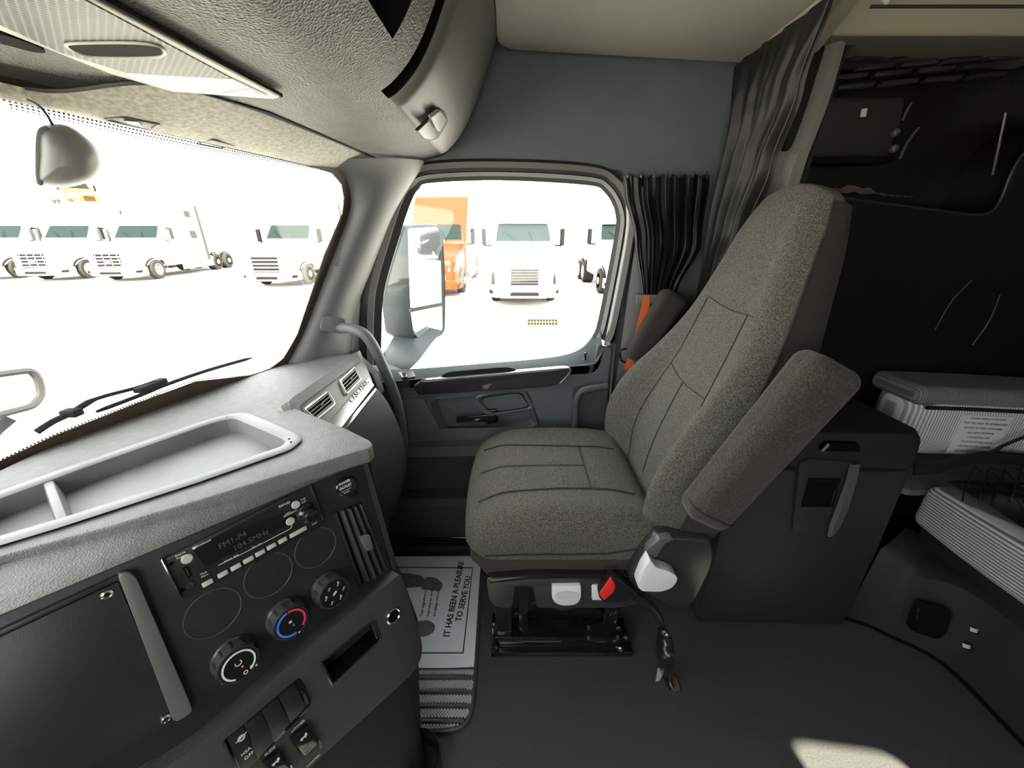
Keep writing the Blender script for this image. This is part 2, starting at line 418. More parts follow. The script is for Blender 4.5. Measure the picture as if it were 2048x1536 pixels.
# shell above the windshield
hdr = [wsy(.3, 1.385), wsy(1.0, 1.375), V((-.46, 1.30, 1.385)), V((-.36, 1.42, 1.39))]
hh = hdr+[mir(p) for p in hdr[::-1]]
obj('wall_header', loft([[p+V((-.0, 0, 0)) for p in hh], [p+V((.08, 0, .5)) for p in hh], [p+V((.12, 0, .5)) for p in hh], [p+V((.04, 0, .012)) for p in hh]], cv=True), M_overs, kind=S, label='grey header over the windshield', cat='wall')
# ------------------------------------------------------------------ A pillar trim
pl = [ws(u, v, .004) for u, v in ((655, 320), (688, 352), (700, 395), (694, 435), (660, 525), (608, 660), (572, 728), (545, 770))]
pr = [onY(u, v, 1.335) for u, v in ((850, 322), (842, 338), (812, 385), (782, 440), (745, 535), (712, 622), (703, 700), (698, 760))]
rows = []
for a, b in zip(pl, pr):
    d = (b-a); nrm = V((.55, -.83, 0)); row = []
    for t, k in ((0, 0), (.05, .012), (.16, .034), (.35, .05), (.6, .05), (.8, .036), (.93, .018), (1, 0)): row.append(a+d*t+nrm*k*(.55+.45*min(1, d.length/.2)))
    rows.append(row)
rows = [r for r in zip(*[smooth_path(list(c), 4) for c in zip(*rows)])]
tr = thing('trim_2', 'grey plastic A-pillar trim between windshield and passenger door', 'pillar trim', onY(700, 700, 1.3), kind=S)
obj('cover', cat(loft(rows)), M_pillar, tr, sharp=60)
obj('cover', cat(loft([[mir(p) for p in r] for r in rows])), M_pillar, tr, sharp=60)
tri = [onP(u, v, (onY(685, 525, 1.205), V((.55, -.83, .1)).normalized())) for u, v in ((668, 531), (683, 513), (695, 531))]
obj('triangle_mark', tube(rpoly(tri, .004, 3), .0012, 6, closed=True), mat('emboss', (.1, .1, .1), .5), tr)
# ------------------------------------------------------------------ passenger door
d1 = thing('door_1', 'grey moulded passenger door with large window and black gloss trim', 'door', V((-.1, 1.34, .05)), kind=S)
G = [(764, 730), (763, 680), (768, 585), (797, 480), (822, 405), (838, 378), (862, 366), (1000, 361), (1170, 370), (1208, 384), (1230, 425), (1227, 480), (1196, 640), (1184, 672), (1150, 702), (1080, 716), (950, 727), (850, 735), (780, 739)]
gpts = smooth_loop([onY(u, v, 1.40) for u, v in G], 4)
obj('window_glass', slab([gpts], (0, .004, 0)), M_glass, d1)
up = G[:14]
def offs(k, Y, left=1.75):
    out = []
    for i, (u, v) in enumerate(up):
        a = up[max(0, i-1)]; b = up[min(len(up)-1, i+1)]
        tx, ty = b[0]-a[0], b[1]-a[1]; l = math.hypot(tx, ty); nx, ny = ty/l, -tx/l
        f = left if i < 5 else (left*.6+.4 if i == 5 else 1)
        f = f if nx < -.3 or i > 5 else 1.2
        out.append(onY(u+nx*k*f*(1), v+ny*k*(1 if i > 4 else f), Y))
    return smooth_path(out, 5)
prof = [(0, 1.402, None), (0, 1.385, M_rub), (9, 1.372, M_rub), (10, 1.366, M_frame), (17, 1.352, M_frame), (19, 1.36, M_rub), (24, 1.358, M_rub), (26, 1.345, M_frame), (38, 1.338, M_frame), (44, 1.36, M_rub)]
for i in range(0, len(prof)-1):
    nm = {M_rub: 'window_seal', M_frame: 'window_frame'}[prof[i+1][2]]
    obj(nm, loft([offs(prof[i][0], prof[i][1]), offs(prof[i+1][0], prof[i+1][1])]), prof[i+1][2], d1)
obj('frame_core', loft([offs(1, 1.41), offs(48, 1.41)]), M_frame, d1)
# sill
sg = [(752, 740), (780, 740), (850, 736), (950, 728), (1080, 717), (1150, 703), (1184, 673), (1197, 640)]
se = [(752, 768), (780, 764), (850, 758), (950, 749), (1080, 738), (1150, 733), (1190, 728), (1206, 700)]
r0 = smooth_path([onY(u, v, 1.405) for u, v in sg], 4); r3 = smooth_path([onY(u, v, 1.305) for u, v in se], 4)
r1 = [a.lerp(b, .1)+V((0, 0, .004)) for a, b in zip(r0, r3)]; r2 = [a.lerp(b, .85)+V((0, 0, .004)) for a, b in zip(r0, r3)]
obj('window_sill', loft([r0, r1, r2, r3, [p-V((0, 0, .03)) for p in r3]]), M_sill, d1)
# main inner panel with a hole for the handle recess
pan = [onY(u, v, 1.305) for u, v in ((690, 772), (752, 766), (850, 757), (950, 748), (1080, 737), (1150, 732), (1190, 727), (1207, 700), (1222, 700))]
pan = pan+[V((.345, 1.305, .3)), V((-.62, 1.305, .3))]
rec = [onY(u, v, 1.305) for u, v in ((858, 800), (1050, 781), (1060, 800), (1077, 852), (895, 880), (870, 840))]
recl = rpoly(rec, [.03, .015, .02, .03, .015, .03], 4)
obj('inner_panel', slab([pan, recl], (0, .05, 0)), M_door, d1, bevel=0)
recb = [p.lerp(sum(recl, V())/len(recl), .12)+V((0, .035, 0)) for p in recl]
obj('handle_recess', cat(ringstrip(recl, recb), (recb, [tuple(range(len(recb)))])), M_door, d1)
# lower-left fixed corner panel and its step
obj('corner_panel', prism([onY(u, v, 1.30) for u, v in ((742, 800), (848, 797), (893, 882), (885, 888), (760, 905), (742, 905))], (0, .03, 0)), M_door, d1, bevel=.004)
# door handle lever
cx = onY(975, 832, 1.30)
obj('door_handle', cat(prism(rpoly([onY(u, v, 1.288) for u, v in ((911, 836), (990, 829), (992, 842), (914, 848))], .006, 3), (0, .016, 0)), prism(rpoly([onY(u, v, 1.30) for u, v in ((972, 822), (994, 820), (996, 846), (970, 850))], .01, 3), (0, .04, 0))), M_gloss, d1, bevel=.003)
obj('pull_cup', loft([smooth_loop([onY(u, v, Y)for u, v in pp], 5) for Y, pp in ((1.302, ((960, 797), (1000, 789), (1040, 786), (1052, 800), (1058, 814), (1020, 821), (985, 824), (968, 812))), (1.296, ((957, 795), (1000, 786), (1042, 783), (1055, 799), (1062, 816), (1020, 824), (983, 828), (963, 814))), (1.30, ((953, 792), (1000, 783), (1044, 780), (1059, 798), (1066, 818), (1020, 828), (981, 832), (958, 816))))], cu=True), mat('cup_rim', (.09, .095, .1), .4), d1)
obj('cup_back', prism(smooth_loop([onY(u, v, 1.318) for u, v in ((962, 799), (1000, 791), (1038, 788), (1050, 801), (1056, 812), (1020, 819), (986, 822), (970, 811))], 4), (0, .01, 0)), M_door, d1)
# gloss strip, grip recess, switch, lock knob
gs = [(826, 773), (842, 763), (905, 756), (1125, 737), (1141, 737), (1142, 746), (1122, 768), (1090, 775), (836, 791)]
obj('gloss_trim', prism(rpoly([onY(u, v, 1.272) for u, v in gs], [.005, .01, .02, .02, .006, .01, .03, .03, .01], 4), (0, .034, 0)), M_trimgloss, d1, bevel=.008, seg=3)
obj('trim_highlight', tube(smooth_path([onY(u, v, 1.268) for u, v in ((830, 770), (845, 762), (905, 756), (1010, 747), (1125, 737), (1140, 738), (1138, 747), (1120, 767))], 4), .0018, 6), mat('trim_edge', (.4, .4, .4), .2, metal=.6), d1)
obj('grip_recess', loft([smooth_path([onY(u, v, 1.30) for u, v in ((878, 757), (895, 745), (930, 741), (1000, 735), (1022, 736), (1040, 743))], 5), smooth_path([onY(u, v, 1.345) for u, v in ((892, 749), (905, 742), (935, 738), (1000, 733), (1018, 733), (1030, 737))], 5), smooth_path([onY(u, v, 1.30) for u, v in ((885, 758), (897, 755), (940, 752), (1000, 747), (1020, 745), (1035, 744))], 5)], cv=True), mat('grip_black', (.012, .012, .013), .8, spec=.15), d1)
obj('door_switch', prism(rpoly([onZ(u, v, .733) for u, v in ((796, 748), (826, 745), (832, 757), (806, 762))], .006, 3), (0, 0, .008)), M_panel, d1, bevel=.002)
obj('switch_rocker', prism(rpoly([onZ(u, v, .745) for u, v in ((800, 749), (812, 748), (815, 756), (805, 758))], .003, 3), (0, 0, .006)), M_gloss, d1, bevel=.002)
kb = onY(1170, 722, 1.335)
obj('lock_knob', lathe(kb, (0, 0, 1), [(.006, 0), (.006, .008), (.0035, .01), (.0045, .016), (.0035, .022), (.005, .026), (.004, .032), (.001, .034)], 14), M_gloss, d1)
# lower door: ledge and pocket
led = []
for Y, z in ((1.305, .50), (1.285, .46), (1.262, .445), (1.25, .41), (1.262, .385), (1.275, .30), (1.275, .245), (1.225, .235), (1.205, .215), (1.20, .1), (1.215, .05)):
    led.append([V((-.62, Y, z-.012)), V((-.3, Y, z-.006)), V((.0, Y, z)), V((.345, Y, z))])
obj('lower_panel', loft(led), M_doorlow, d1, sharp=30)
obj('panel_seam', tube([onY(u, v, 1.303) for u, v in ((1052, 783), (1062, 800), (1078, 850))], .0015, 6), M_dark, d1)
# threshold
t3 = thing('trim_3', 'black ribbed door threshold beside the paper floor mat', 'threshold', V((-.1, 1.25, 0)), kind=S)
obj('step_plate', bb(-.62, .345, 1.165, 1.362, 0, .045), M_rub, t3, bevel=.008)
for y in (1.175, 1.19, 1.205): obj('rib', bb(-.6, .34, y-.003, y+.003, .04, .049), M_blk, t3)
# ------------------------------------------------------------------ B pillar strips
t4 = thing('trim_4', 'grey B-pillar with pale painted door edge behind the window', 'pillar trim', V((.4, 1.35, .05)), kind=S)
def vstrip(name, us, Y, m, w0, w1):
    a = [onY(u, v, Y) for u, v in us]
    L = smooth_path(a, 4); n = len(L)
    obj(name, loft([[p for p in L], [p+V((lerp(w0, w1, i/(n-1))*.25, -.008, 0)) for i, p in enumerate(L)], [p+V((lerp(w0, w1, i/(n-1))*.75, -.008, 0)) for i, p in enumerate(L)], [p+V((lerp(w0, w1, i/(n-1)), .01, 0)) for i, p in enumerate(L)]]), m, t4)
vstrip('painted_edge', ((1222, 352), (1244, 375), (1252, 420), (1250, 470), (1232, 570), (1208, 690)), 1.352, M_paint, .012, .026)
vstrip('door_seal', ((1236, 352), (1256, 385), (1262, 430), (1260, 480), (1244, 580), (1228, 690), (1218, 800)), 1.35, M_rub, .014, .014)
vstrip('pillar_cover', ((1246, 352), (1266, 392), (1271, 440), (1270, 490), (1256, 590), (1242, 690), (1226, 800), (1200, 1000)), 1.345, M_frame, .05, .09)
obj('lower_corner_cover', prism(rpoly([onY(u, v, 1.318) for u, v in ((1198, 690), (1206, 690), (1211, 720), (1208, 760), (1190, 760), (1188, 728))], .01, 3), (0, .04, 0)), M_sill, d1, bevel=.004)
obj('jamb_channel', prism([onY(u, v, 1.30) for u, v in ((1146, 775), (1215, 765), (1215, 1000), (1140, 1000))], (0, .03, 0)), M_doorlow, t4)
# ------------------------------------------------------------------ grab handles
gh = thing('grab_handle', 'long grey bent grab handle on the A-pillar reaching down past the dashboard', 'grab handle', onY(690, 655, 1.2))
obj('mount_cover', prism(rpoly([onP(u, v, (onY(668, 650, 1.185), V((.55, -.83, 0)).normalized())) for u, v in ((642, 637), (653, 631), (692, 637), (690, 669), (640, 661))], .012, 4), V((-.55, .83, 0))*.02), M_pillar, gh, bevel=.005, seg=3)
hp = smooth_path([onY(u, v, y) for u, v, y in ((678, 656, 1.19), (700, 657, 1.17), (728, 668, 1.16), (748, 695, 1.165), (768, 738, 1.175), (788, 785, 1.185), (800, 830, 1.19), (806, 880, 1.19), (804, 930, 1.19), (794, 985, 1.20), (776, 1040, 1.22))], 5)
obj('bar', tube(hp, [.012]*2+[.0165]*(len(hp)-2), 14), M_pillar, gh)
gh2 = thing('grab_handle', 'short black grab handle at the door jamb behind the seat cushion', 'grab handle', onY(1150, 880, 1.27))
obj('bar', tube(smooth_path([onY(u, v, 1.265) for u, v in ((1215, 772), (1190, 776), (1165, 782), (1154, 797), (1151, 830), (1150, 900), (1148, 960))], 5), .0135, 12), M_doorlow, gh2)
obj('bolt', lathe(onY(1208, 888, 1.25), (0, -1, 0), [(.010, 0), (.010, .01), (.006, .013)], 12), M_gloss, gh2)
# ================================================================== dashboard
DZ = .82
C1 = onZ(745, 888, DZ)
dash = thing('dashboard', 'grey textured dashboard with storage tray, radio panel and climate knobs', 'dashboard', V((-.5, .55, 0)))
back = [wsy(.3, DZ, -.0), ]+[onZ(u, v, DZ) for u, v in ((0, 940), (105, 890), (273, 826), (390, 783), (500, 752), (560, 730), (600, 722), (660, 712), (716, 706))]
front = [onZ(u, v, DZ) for u, v in ((722, 712), (650, 752), (594, 790), (584, 801), (590, 816), (640, 836), (690, 856), (738, 879), (745, 888), (738, 897), (690, 911), (600, 938), (420, 994), (210, 1056), (0, 1113))]
ext = [V((-.74, .24, DZ)), V((-.78, -.1, DZ)), V((-.62, -.74, DZ)), V((-.80, -.74, DZ)), mir(wsy(1.0, DZ)), mir(wsy(.7, DZ))]
dtop = back+front+ext
tr_px = [(-120, 1030), (150, 933), (425, 838), (488, 826), (597, 871), (606, 882), (583, 903), (400, 968), (120, 1060), (-120, 1133)]
tray = rpoly([onZ(u, v, DZ) for u, v in tr_px], [.02, 0, .03, .03, .012, .012, .012, 0, 0, .02], 3)
tc_ = sum(tray, V())/len(tray)
def inset(poly, d, dz=0):
    out = []; n = len(poly)
    for i, p in enumerate(poly):
        a = (p-poly[i-1]); b = (poly[(i+1) % n]-p)
        t = (a.normalized() if a.length > 1e-5 else V())+(b.normalized() if b.length > 1e-5 else V()); t.z = 0; t.normalize()
        nn = V((-t.y, t.x, 0))
        if nn.dot(tc_-p) < 0: nn = -nn
        out.append(p+nn*d+V((0, 0, dz)))
    return out
hole = inset(tray, .006)
obj('dash_top', slab([dtop, hole], (0, 0, -.03)), M_dash, dash, bevel=.006, seg=3)
# storage tray
t = obj('storage_tray', loft([inset(tray, .004, .001), inset(tray, .0, .004), inset(tray, .006, .006), inset(tray, .022, .006), inset(tray, .027, .003), inset(tray, .030, -.03)], cu=True), M_tray, dash, sharp=50)
fl = inset(tray, .028, -.028)
obj('tray_floor', slab([fl], (0, 0, -.004)), M_tray, t)
dv = [onZ(u, v, DZ+.002) for u, v in ((84, 962), (104, 955), (139, 1044), (115, 1052))]
dvb = [p+V((0, 0, -.032)) for p in (onZ(74, 964, DZ), onZ(112, 951, DZ), onZ(147, 1042, DZ), onZ(107, 1056, DZ))]
obj('tray_divider', loft([dvb, [a.lerp(b, .75) for a, b in zip(dvb, dv)], dv], cu=True, caps=True), M_tray, t, bevel=.003)
for u, v in ((578, 878), (582, 884)): obj('screw_hole', lathe(onZ(u, v, DZ+.0062), (0, 0, 1), [(.002, 0), (.002, .0006)], 8), M_dark, t)
# ------------------------------------------------------------------ angled centre panel
ANG, TILT = math.radians(39.2), math.radians(11.5)
pd = V((math.sin(ANG), math.cos(ANG), 0)); ph = V((math.cos(ANG), -math.sin(ANG), 0))
pdn = (ph*math.sin(TILT)+V((0, 0, -math.cos(TILT)))).normalized(); pn = (ph*math.cos(TILT)+V((0, 0, math.sin(TILT)))).normalized()
P0 = onZ(724, 924, .766); PL = (P0, pn)
def pp(u, v, off=0): return onP(u, v, (P0+pn*off, pn))
def pab(u, v): q = pp(u, v)-P0; return q.dot(pd), q.dot(pdn)
def pat(a, b, off=0): return P0+pd*a+pdn*b+pn*off
PF = frame(pd, -pdn)
def pbox(a0, a1, b0, b1, o0, o1): return box(pat((a0+a1)/2, (b0+b1)/2, (o0+o1)/2), (a1-a0, b1-b0, o1-o0), PF)
aL = pab(-40, 1250)[0]-.25
b_low = pab(640, 1268)[1]
obj('centre_panel', prism([pp(-160, 1298), pp(0, 1230), pp(324, 1093), pp(664, 951), pat(.0, .0), pat(.0, b_low+.05), pat(aL, b_low+.05)], pn*-.03), M_panel, dash, bevel=.002)
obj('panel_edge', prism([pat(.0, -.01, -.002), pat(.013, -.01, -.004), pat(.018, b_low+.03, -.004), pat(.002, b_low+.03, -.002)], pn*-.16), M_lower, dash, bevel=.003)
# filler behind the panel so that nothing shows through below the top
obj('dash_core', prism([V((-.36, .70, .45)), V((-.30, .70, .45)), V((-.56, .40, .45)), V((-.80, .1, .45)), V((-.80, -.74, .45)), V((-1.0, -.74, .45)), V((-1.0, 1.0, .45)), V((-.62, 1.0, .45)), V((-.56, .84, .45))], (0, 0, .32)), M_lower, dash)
lipA = [onZ(u, v, DZ-.008)+ph*.0005 for u, v in ((690, 856), (738, 879), (746, 888), (738, 898), (690, 912), (600, 939), (420, 995), (210, 1057), (0, 1114), (-160, 1158))]
lipB = [onZ(690, 856, DZ-.06), onZ(736, 884, DZ-.05)]+[pp(u, v, .003) for u, v in ((741, 919), (734, 923), (690, 940), (610, 974), (430, 1049), (215, 1139), (0, 1230), (-160, 1298))]
lA, lB = smooth_path(lipA, 3), smooth_path(lipB, 3)
obj('dash_lip', loft([lA, [a.lerp(b, .5)+pn*.004 for a, b in zip(lA, lB)], [a.lerp(b, .85)+pn*.003 for a, b in zip(lA, lB)], lB, [p-pn*.03 for p in lB]]), M_dash, dash, sharp=60)
# ---- screen cover plate with grey bezel bar
sc = obj('cover_plate', prism([pp(u, v, .004) for u, v in ((-120, 1330), (236, 1163), (352, 1437), (100, 1600), (-120, 1700))], pn*-.006), M_panel, dash, bevel=.002)
obj('bezel_bar', prism(rpoly([pp(u, v, .016) for u, v in ((236, 1152), (262, 1147), (274, 1158), (384, 1415), (384, 1424), (356, 1444), (346, 1441))], [.004, .006, .006, .008, .004, .008, .004], 3), pn*-.018), M_bezel, sc, bevel=.004, seg=3)
obj('bezel_rail', prism([pp(u, v, .008) for u, v in ((-120, 1318), (240, 1150), (238, 1160), (-120, 1330))], pn*-.012), M_panel, sc, bevel=.001)
for u, v in ((214, 1189), (332, 1437)):
    s_ = obj('screw', lathe(pp(u, v, .004), pn, [(.0062, 0), (.0062, .002), (.004, .0038), (.0035, .0025), (.001, .0024)], 16), M_chrome, sc)
    obj('screw_socket', lathe(pp(u, v, .0063), pn, [(.0024, 0), (.0024, .0006)], 6), M_dark, s_)
# ---- radio
rp = [pp(u, v) for u, v in ((326, 1117), (618, 968), (650, 1048), (366, 1202))]
rd = obj('radio', prism(rpoly([p+pn*.004 for p in rp], .004, 3), pn*-.006), M_blk, dash, bevel=.0015)
obj('display', prism([pp(u, v, .0055) for u, v in ((384, 1098), (578, 998), (592, 1040), (412, 1135))], pn*-.002), M_gloss, rd)
obj('silver_bar', prism(rpoly([pp(u, v, .009) for u, v in ((321, 1120), (326, 1117), (364, 1198), (359, 1201))], .002, 2), pn*-.007), M_chrome, rd, bevel=.001)
obj('silver_bar', prism(rpoly([pp(u, v, .007) for u, v in ((620, 970), (623, 969), (648, 1040), (645, 1042))], .002, 2), pn*-.005), M_smoke, rd, bevel=.001)
def ppbtn(pts, h, m, parent, name='button', r=.002, off=.004): return obj(name, prism(rpoly([pp(u, v, off+h) for u, v in pts], r, 3), pn*-h), m, parent, bevel=.0008)
btns = [((401, 1165), (422, 1153)), ((432, 1147), (452, 1136)), ((458, 1133), (478, 1122)), ((483, 1119), (503, 1108)), ((507, 1105), (526, 1095)), ((530, 1092), (548, 1082)), ((553, 1079), (570, 1071)), ((576, 1068), (609, 1049))]
for (u0, v0), (u1, v1) in btns:
    a0, b0 = pab(u0, v0); a1, b1 = pab(u1, v1)
    obj('button', pbox(a0, a1, (b0+b1)/2-.0, (b0+b1)/2+.0075, .004, .0075), M_btn, rd, bevel=.0012)
for u, v in ((374, 1117), (591, 1009), (580, 1042)): obj('round_button', lathe(pp(u, v, .004), pn, [(.0072, 0), (.0072, .002), (.006, .003)], 18), M_btn, rd)
a, b = pab(614, 1024)
vk = obj('volume_knob', lathe(pp(616, 1026, .004), pn, [(.017, 0), (.017, .004), (.0125, .006), (.012, .018), (.0105, .021), (.002, .0215)], 24), M_gloss, rd)
obj('knob_ring', lathe(pp(616, 1026, .004), pn, [(.0185, 0), (.0185, .0035), (.0165, .004)], 24), M_smoke, vk)
us = obj('usb_port', prism([pp(u, v, .0055) for u, v in ((365, 1137), (373, 1132), (384, 1152), (376, 1157))], pn*-.003), M_dark, rd)
obj('usb_contact', prism([pp(u, v, .0065) for u, v in ((370, 1136), (372, 1135), (379, 1150), (377, 1151))], pn*-.001), mat('gold', (.6, .42, .15), .3, metal=1), us)
obj('jack_socket', lathe(pp(380, 1169, .004), pn, [(.005, 0), (.005, .001), (.0025, .001), (.0024, .0002)], 16), M_smoke, rd)
for u, v in ((343, 1127), (365, 1180)): obj('release_hole', lathe(pp(u, v, .004), pn, [(.003, 0), (.003, .0006)], 12), M_dark, rd)
def ptxt(s, size, u, v, m, parent, off=.006, name='lettering', align='LEFT', rot=0, sx=1, bold=0):
    r = pd*math.cos(rot)+(-pdn)*math.sin(rot); w = -pd*math.sin(rot)+(-pdn)*math.cos(rot)
    return text(s, size, pp(u, v, off), r, w, m, parent, name, align, depth=.0002, sx=sx, bold=bold)
ptxt('FM1-P4', .0125, 437, 1095, M_dimprint, rd)
ptxt('104.5MHz', .0125, 466, 1099, M_dimprint, rd)
ptxt('Bluetooth', .0048, 391, 1094, M_white, rd)
obj('bluetooth_mark', lathe(pp(388, 1096, .0055), pn, [(.0022, 0), (.0022, .0004)], 12), M_white, rd)
ptxt('Source', .0042, 350, 1113, M_white, rd, bold=.00005); ptxt('Power', .0042, 353, 1118, M_white, rd)
ptxt('Time', .004, 400, 1150, M_white, rd); ptxt('Menu', .004, 402, 1155, M_white, rd)
ptxt('PWR', .004, 601, 1001, M_white, rd); ptxt('EXIT', .004, 603, 1006, M_white, rd)
ptxt('((sirius))', .0055, 557, 1014, M_white, rd)
ptxt('NAV', .004, 571, 1029, M_white, rd); ptxt('BACK/MENU', .004, 567, 1034, M_white, rd)
ptxt('SEEK', .004, 620, 1040, M_white, rd); ptxt('TUNE', .004, 622, 1045, M_white, rd); ptxt('PUSH', .004, 624, 1050, M_white, rd)
obj('guide_line', tube([pp(u, v, .006) for u, v in ((436, 1131), (446, 1126), (480, 1110), (524, 1087), (580, 1058), (584, 1053), (583, 1049))], .0005, 5), M_white, rd)
ptxt('Album  Scan', .004, 448, 1124, M_white, rd, off=.0068); ptxt('Go List', .0045, 504, 1096, M_white, rd, off=.0068)
# ---- engraved circles (blanked gauge positions)
for (u, v), (e, f) in (((427, 1226), (487, 1213)), ((538, 1150), (588, 1140)), ((632, 1095), (673, 1087))):
    r = .0365
    c = pp(u, v, .0003)
    ring = [c+(pd*math.cos(k*2*math.pi/56)-pdn*math.sin(k*2*math.pi/56))*r for k in range(56)]
    obj('blank_gauge_outline', tube(ring, .0007, 6, closed=True), mat('outline_grey', (.1, .1, .1), .35), dash)
# ---- climate knobs
def arc(c, r, a0, a1, w, m, parent, name, off, n=26):
    def P(a, rr): return c+(pd*math.cos(a)-pdn*math.sin(a))*rr+pn*off
    A = [math.radians(lerp(a0, a1, i/n)) for i in range(n+1)]
    g = loft([[P(a, r-w) for a in A], [P(a, r+w) for a in A], [P(a, r+w)+pn*.0006 for a in A], [P(a, r-w)+pn*.0006 for a in A]], cv=True)
    return obj(name, g, m, parent)
def knob(u, v, r):
    c = pp(u, v, .030); c = c-pn*.030
    k = obj('climate_knob', lathe(c, pn, [(r*1.08, 0), (r*1.08, .004), (r, .005), (r*.99, .024), (r*.95, .028)], 36), mat('knob_grey', (.06, .06, .06), .25, coat=.4), dash)
    ribs = []
    for i in range(12):
        a = i*math.pi/6; d = pd*math.cos(a)-pdn*math.sin(a)
        ribs.append(box(c+d*r+pn*.015, (.0025, .0035, .02), Matrix((d, d.cross(pn), pn)).transposed()))
    obj('grip_rib', cat(*ribs), M_smoke, k, bevel=.0005)
    obj('chrome_ring', lathe(c+pn*.0272, pn, [(r*.97, 0), (r*.95, .0022), (r*.88, .0022), (r*.86, 0)], 40), M_smoke, k)
    f = obj('knob_face', lathe(c+pn*.0275, pn, [(r*.87, 0), (r*.86, .002), (r*.2, .0022)], 40), M_gloss, k)
    return k, c+pn*.0302
k1, c1 = knob(478, 1330, .029)
arc(c1, .0215, 270-28, -60, .0013, M_white, k1, 'fan_arc', 0)
arc(c1+pd*.004-pdn*-.0185, .0027, 0, 360, .0005, M_white, k1, 'off_mark', 0)
arc(c1-pdn*.004, .0042, 150, 400, .0006, M_white, k1, 'recirculation_mark', 0)
obj('indicator_dot', lathe(c1+pdn*.006+pd*.003, pn, [(.0016, 0), (.0016, .0008)], 12), M_orange, k1)
obj('fan_mark', box(c1+pdn*.016+pd*.013, (.004, .004, .0006), PF), M_white, k1); obj('pointer_mark', box(c1+pdn*.02+pd*.019, (.003, .002, .0006), PF), M_white, k1)
k2, c2 = knob(583, 1246, .0285)
arc(c2, .0215, 95, 275, .0017, M_blue, k2, 'blue_arc', 0); arc(c2, .0215, 90, -50, .0017, M_red, k2, 'red_arc', 0)
ptx = [c2-pdn*.003+pd*(-.001)+(pd*math.cos(i*math.pi/3)-pdn*math.sin(i*math.pi/3))*.003 for i in range(6)]
obj('snowflake_mark', cat(*[tube([c2-pdn*.003-pd*.001, p], .0005, 5) for p in ptx]), M_white, k2)
obj('indicator_dot', lathe(c2+pdn*.006+pd*.002, pn, [(.0016, 0), (.0016, .0008)], 12), M_blue, k2)
obj('pointer_mark', box(c2+pdn*.025+pd*.006, (.003, .002, .0006), PF), M_white, k2)
k3, c3 = knob(670, 1187, .0285)
def icon(c, kind, k):
    g = [box(c+pd*.000, (.0008, .005, .0005), PF), box(c+pd*.0016-pdn*.001, (.0034, .0008, .0005), PF), box(c-pd*.0015+pdn*.0022, (.0026, .0009, .0005), PF)]
    if kind: g.append(lathe(c-pdn*.0036+pd*.001, pn, [(.0014, 0), (.0014, .0005)], 8))
    obj('airflow_mark', cat(*g), M_white, k)
for i in range(6):
    a = math.radians(60*i-5); icon(c3+(pd*math.cos(a)-pdn*math.sin(a))*.0165, i % 2, k3)
obj('seat_mark', cat(box(c3, (.009, .0022, .0006), PF @ Matrix.Rotation(.5, 3, 'Z')), box(c3-pdn*.0025, (.006, .001, .0006), PF @ Matrix.Rotation(.5, 3, 'Z'))), M_white, k3)
# ---- power outlet cap
po = obj('power_outlet', lathe(pp(690, 972), pn, [(.019, 0), (.019, .003), (.0168, .0045), (.0165, .012), (.0155, .0135)], 32), M_gloss, dash)
obj('cap_tab', prism(rpoly([pp(u, v, .011) for u, v in ((700, 984), (718, 988), (716, 996), (700, 996))], .002, 3), pn*-.009), M_gloss, po, bevel=.001)
ptxt('POWER', .0066, 689, 965, M_white, po, off=.0137, align='CENTER', bold=.0002); ptxt('OUTLET', .0066, 691, 973.5, M_white, po, off=.0137, align='CENTER', bold=.0002)
obj('underline', box(pp(693, 980, .0139), (.021, .0007, .0004), PF), M_white, po); ptxt('12V-15A', .0034, 693, 984.5, M_white, po, off=.0137, align='CENTER')
# ---- centre air vent
a0, b0 = pab(676, 1034); a1, b1 = pab(772, 1135)
va, vb = pab(668, 1035); vc, vd_ = pab(750, 1168)
vent = obj('air_vent', cat(*[prism([pp(u, v, .001) for u, v in q], pn*.006) for q in (((667, 1025), (672, 1022), (722, 1168), (718, 1172)), ((722, 1006), (727, 1004), (778, 1134), (772, 1137)))]), M_blk, dash, bevel=.0015)
obj('vent_cavity', prism([pp(u, v, .0012) for u, v in ((670, 1026), (724, 1005), (774, 1136), (722, 1170))], pn*-.002), M_dark, vent)
for i in range(4):
    t = (i+.6)/4.3
    u0, v0 = lerp(672, 722, t), lerp(1022, 1006, t); u1, v1 = lerp(724, 774, t), lerp(1166, 1134, t)
    o = .014 if i in (1, 2) else .010
    A, B = pp(u0, v0, 0), pp(u1, v1, 0); w = pd
    obj('vane', loft([[A-w*.004, A+w*.002+pn*o, A+w*.0055+pn*o, A+w*.006], [B-w*.004, B+w*.002+pn*o, B+w*.0055+pn*o, B+w*.006]], cu=True, caps=True), mat('vane_black', (.035, .034, .033), .45), vent, bevel=.001)
obj('vent_tab', prism(rpoly([pp(u, v, .022) for u, v in ((722, 1074), (740, 1070), (747, 1096), (735, 1103))], .002, 3), pn*-.014), M_bezel, vent, bevel=.0015)
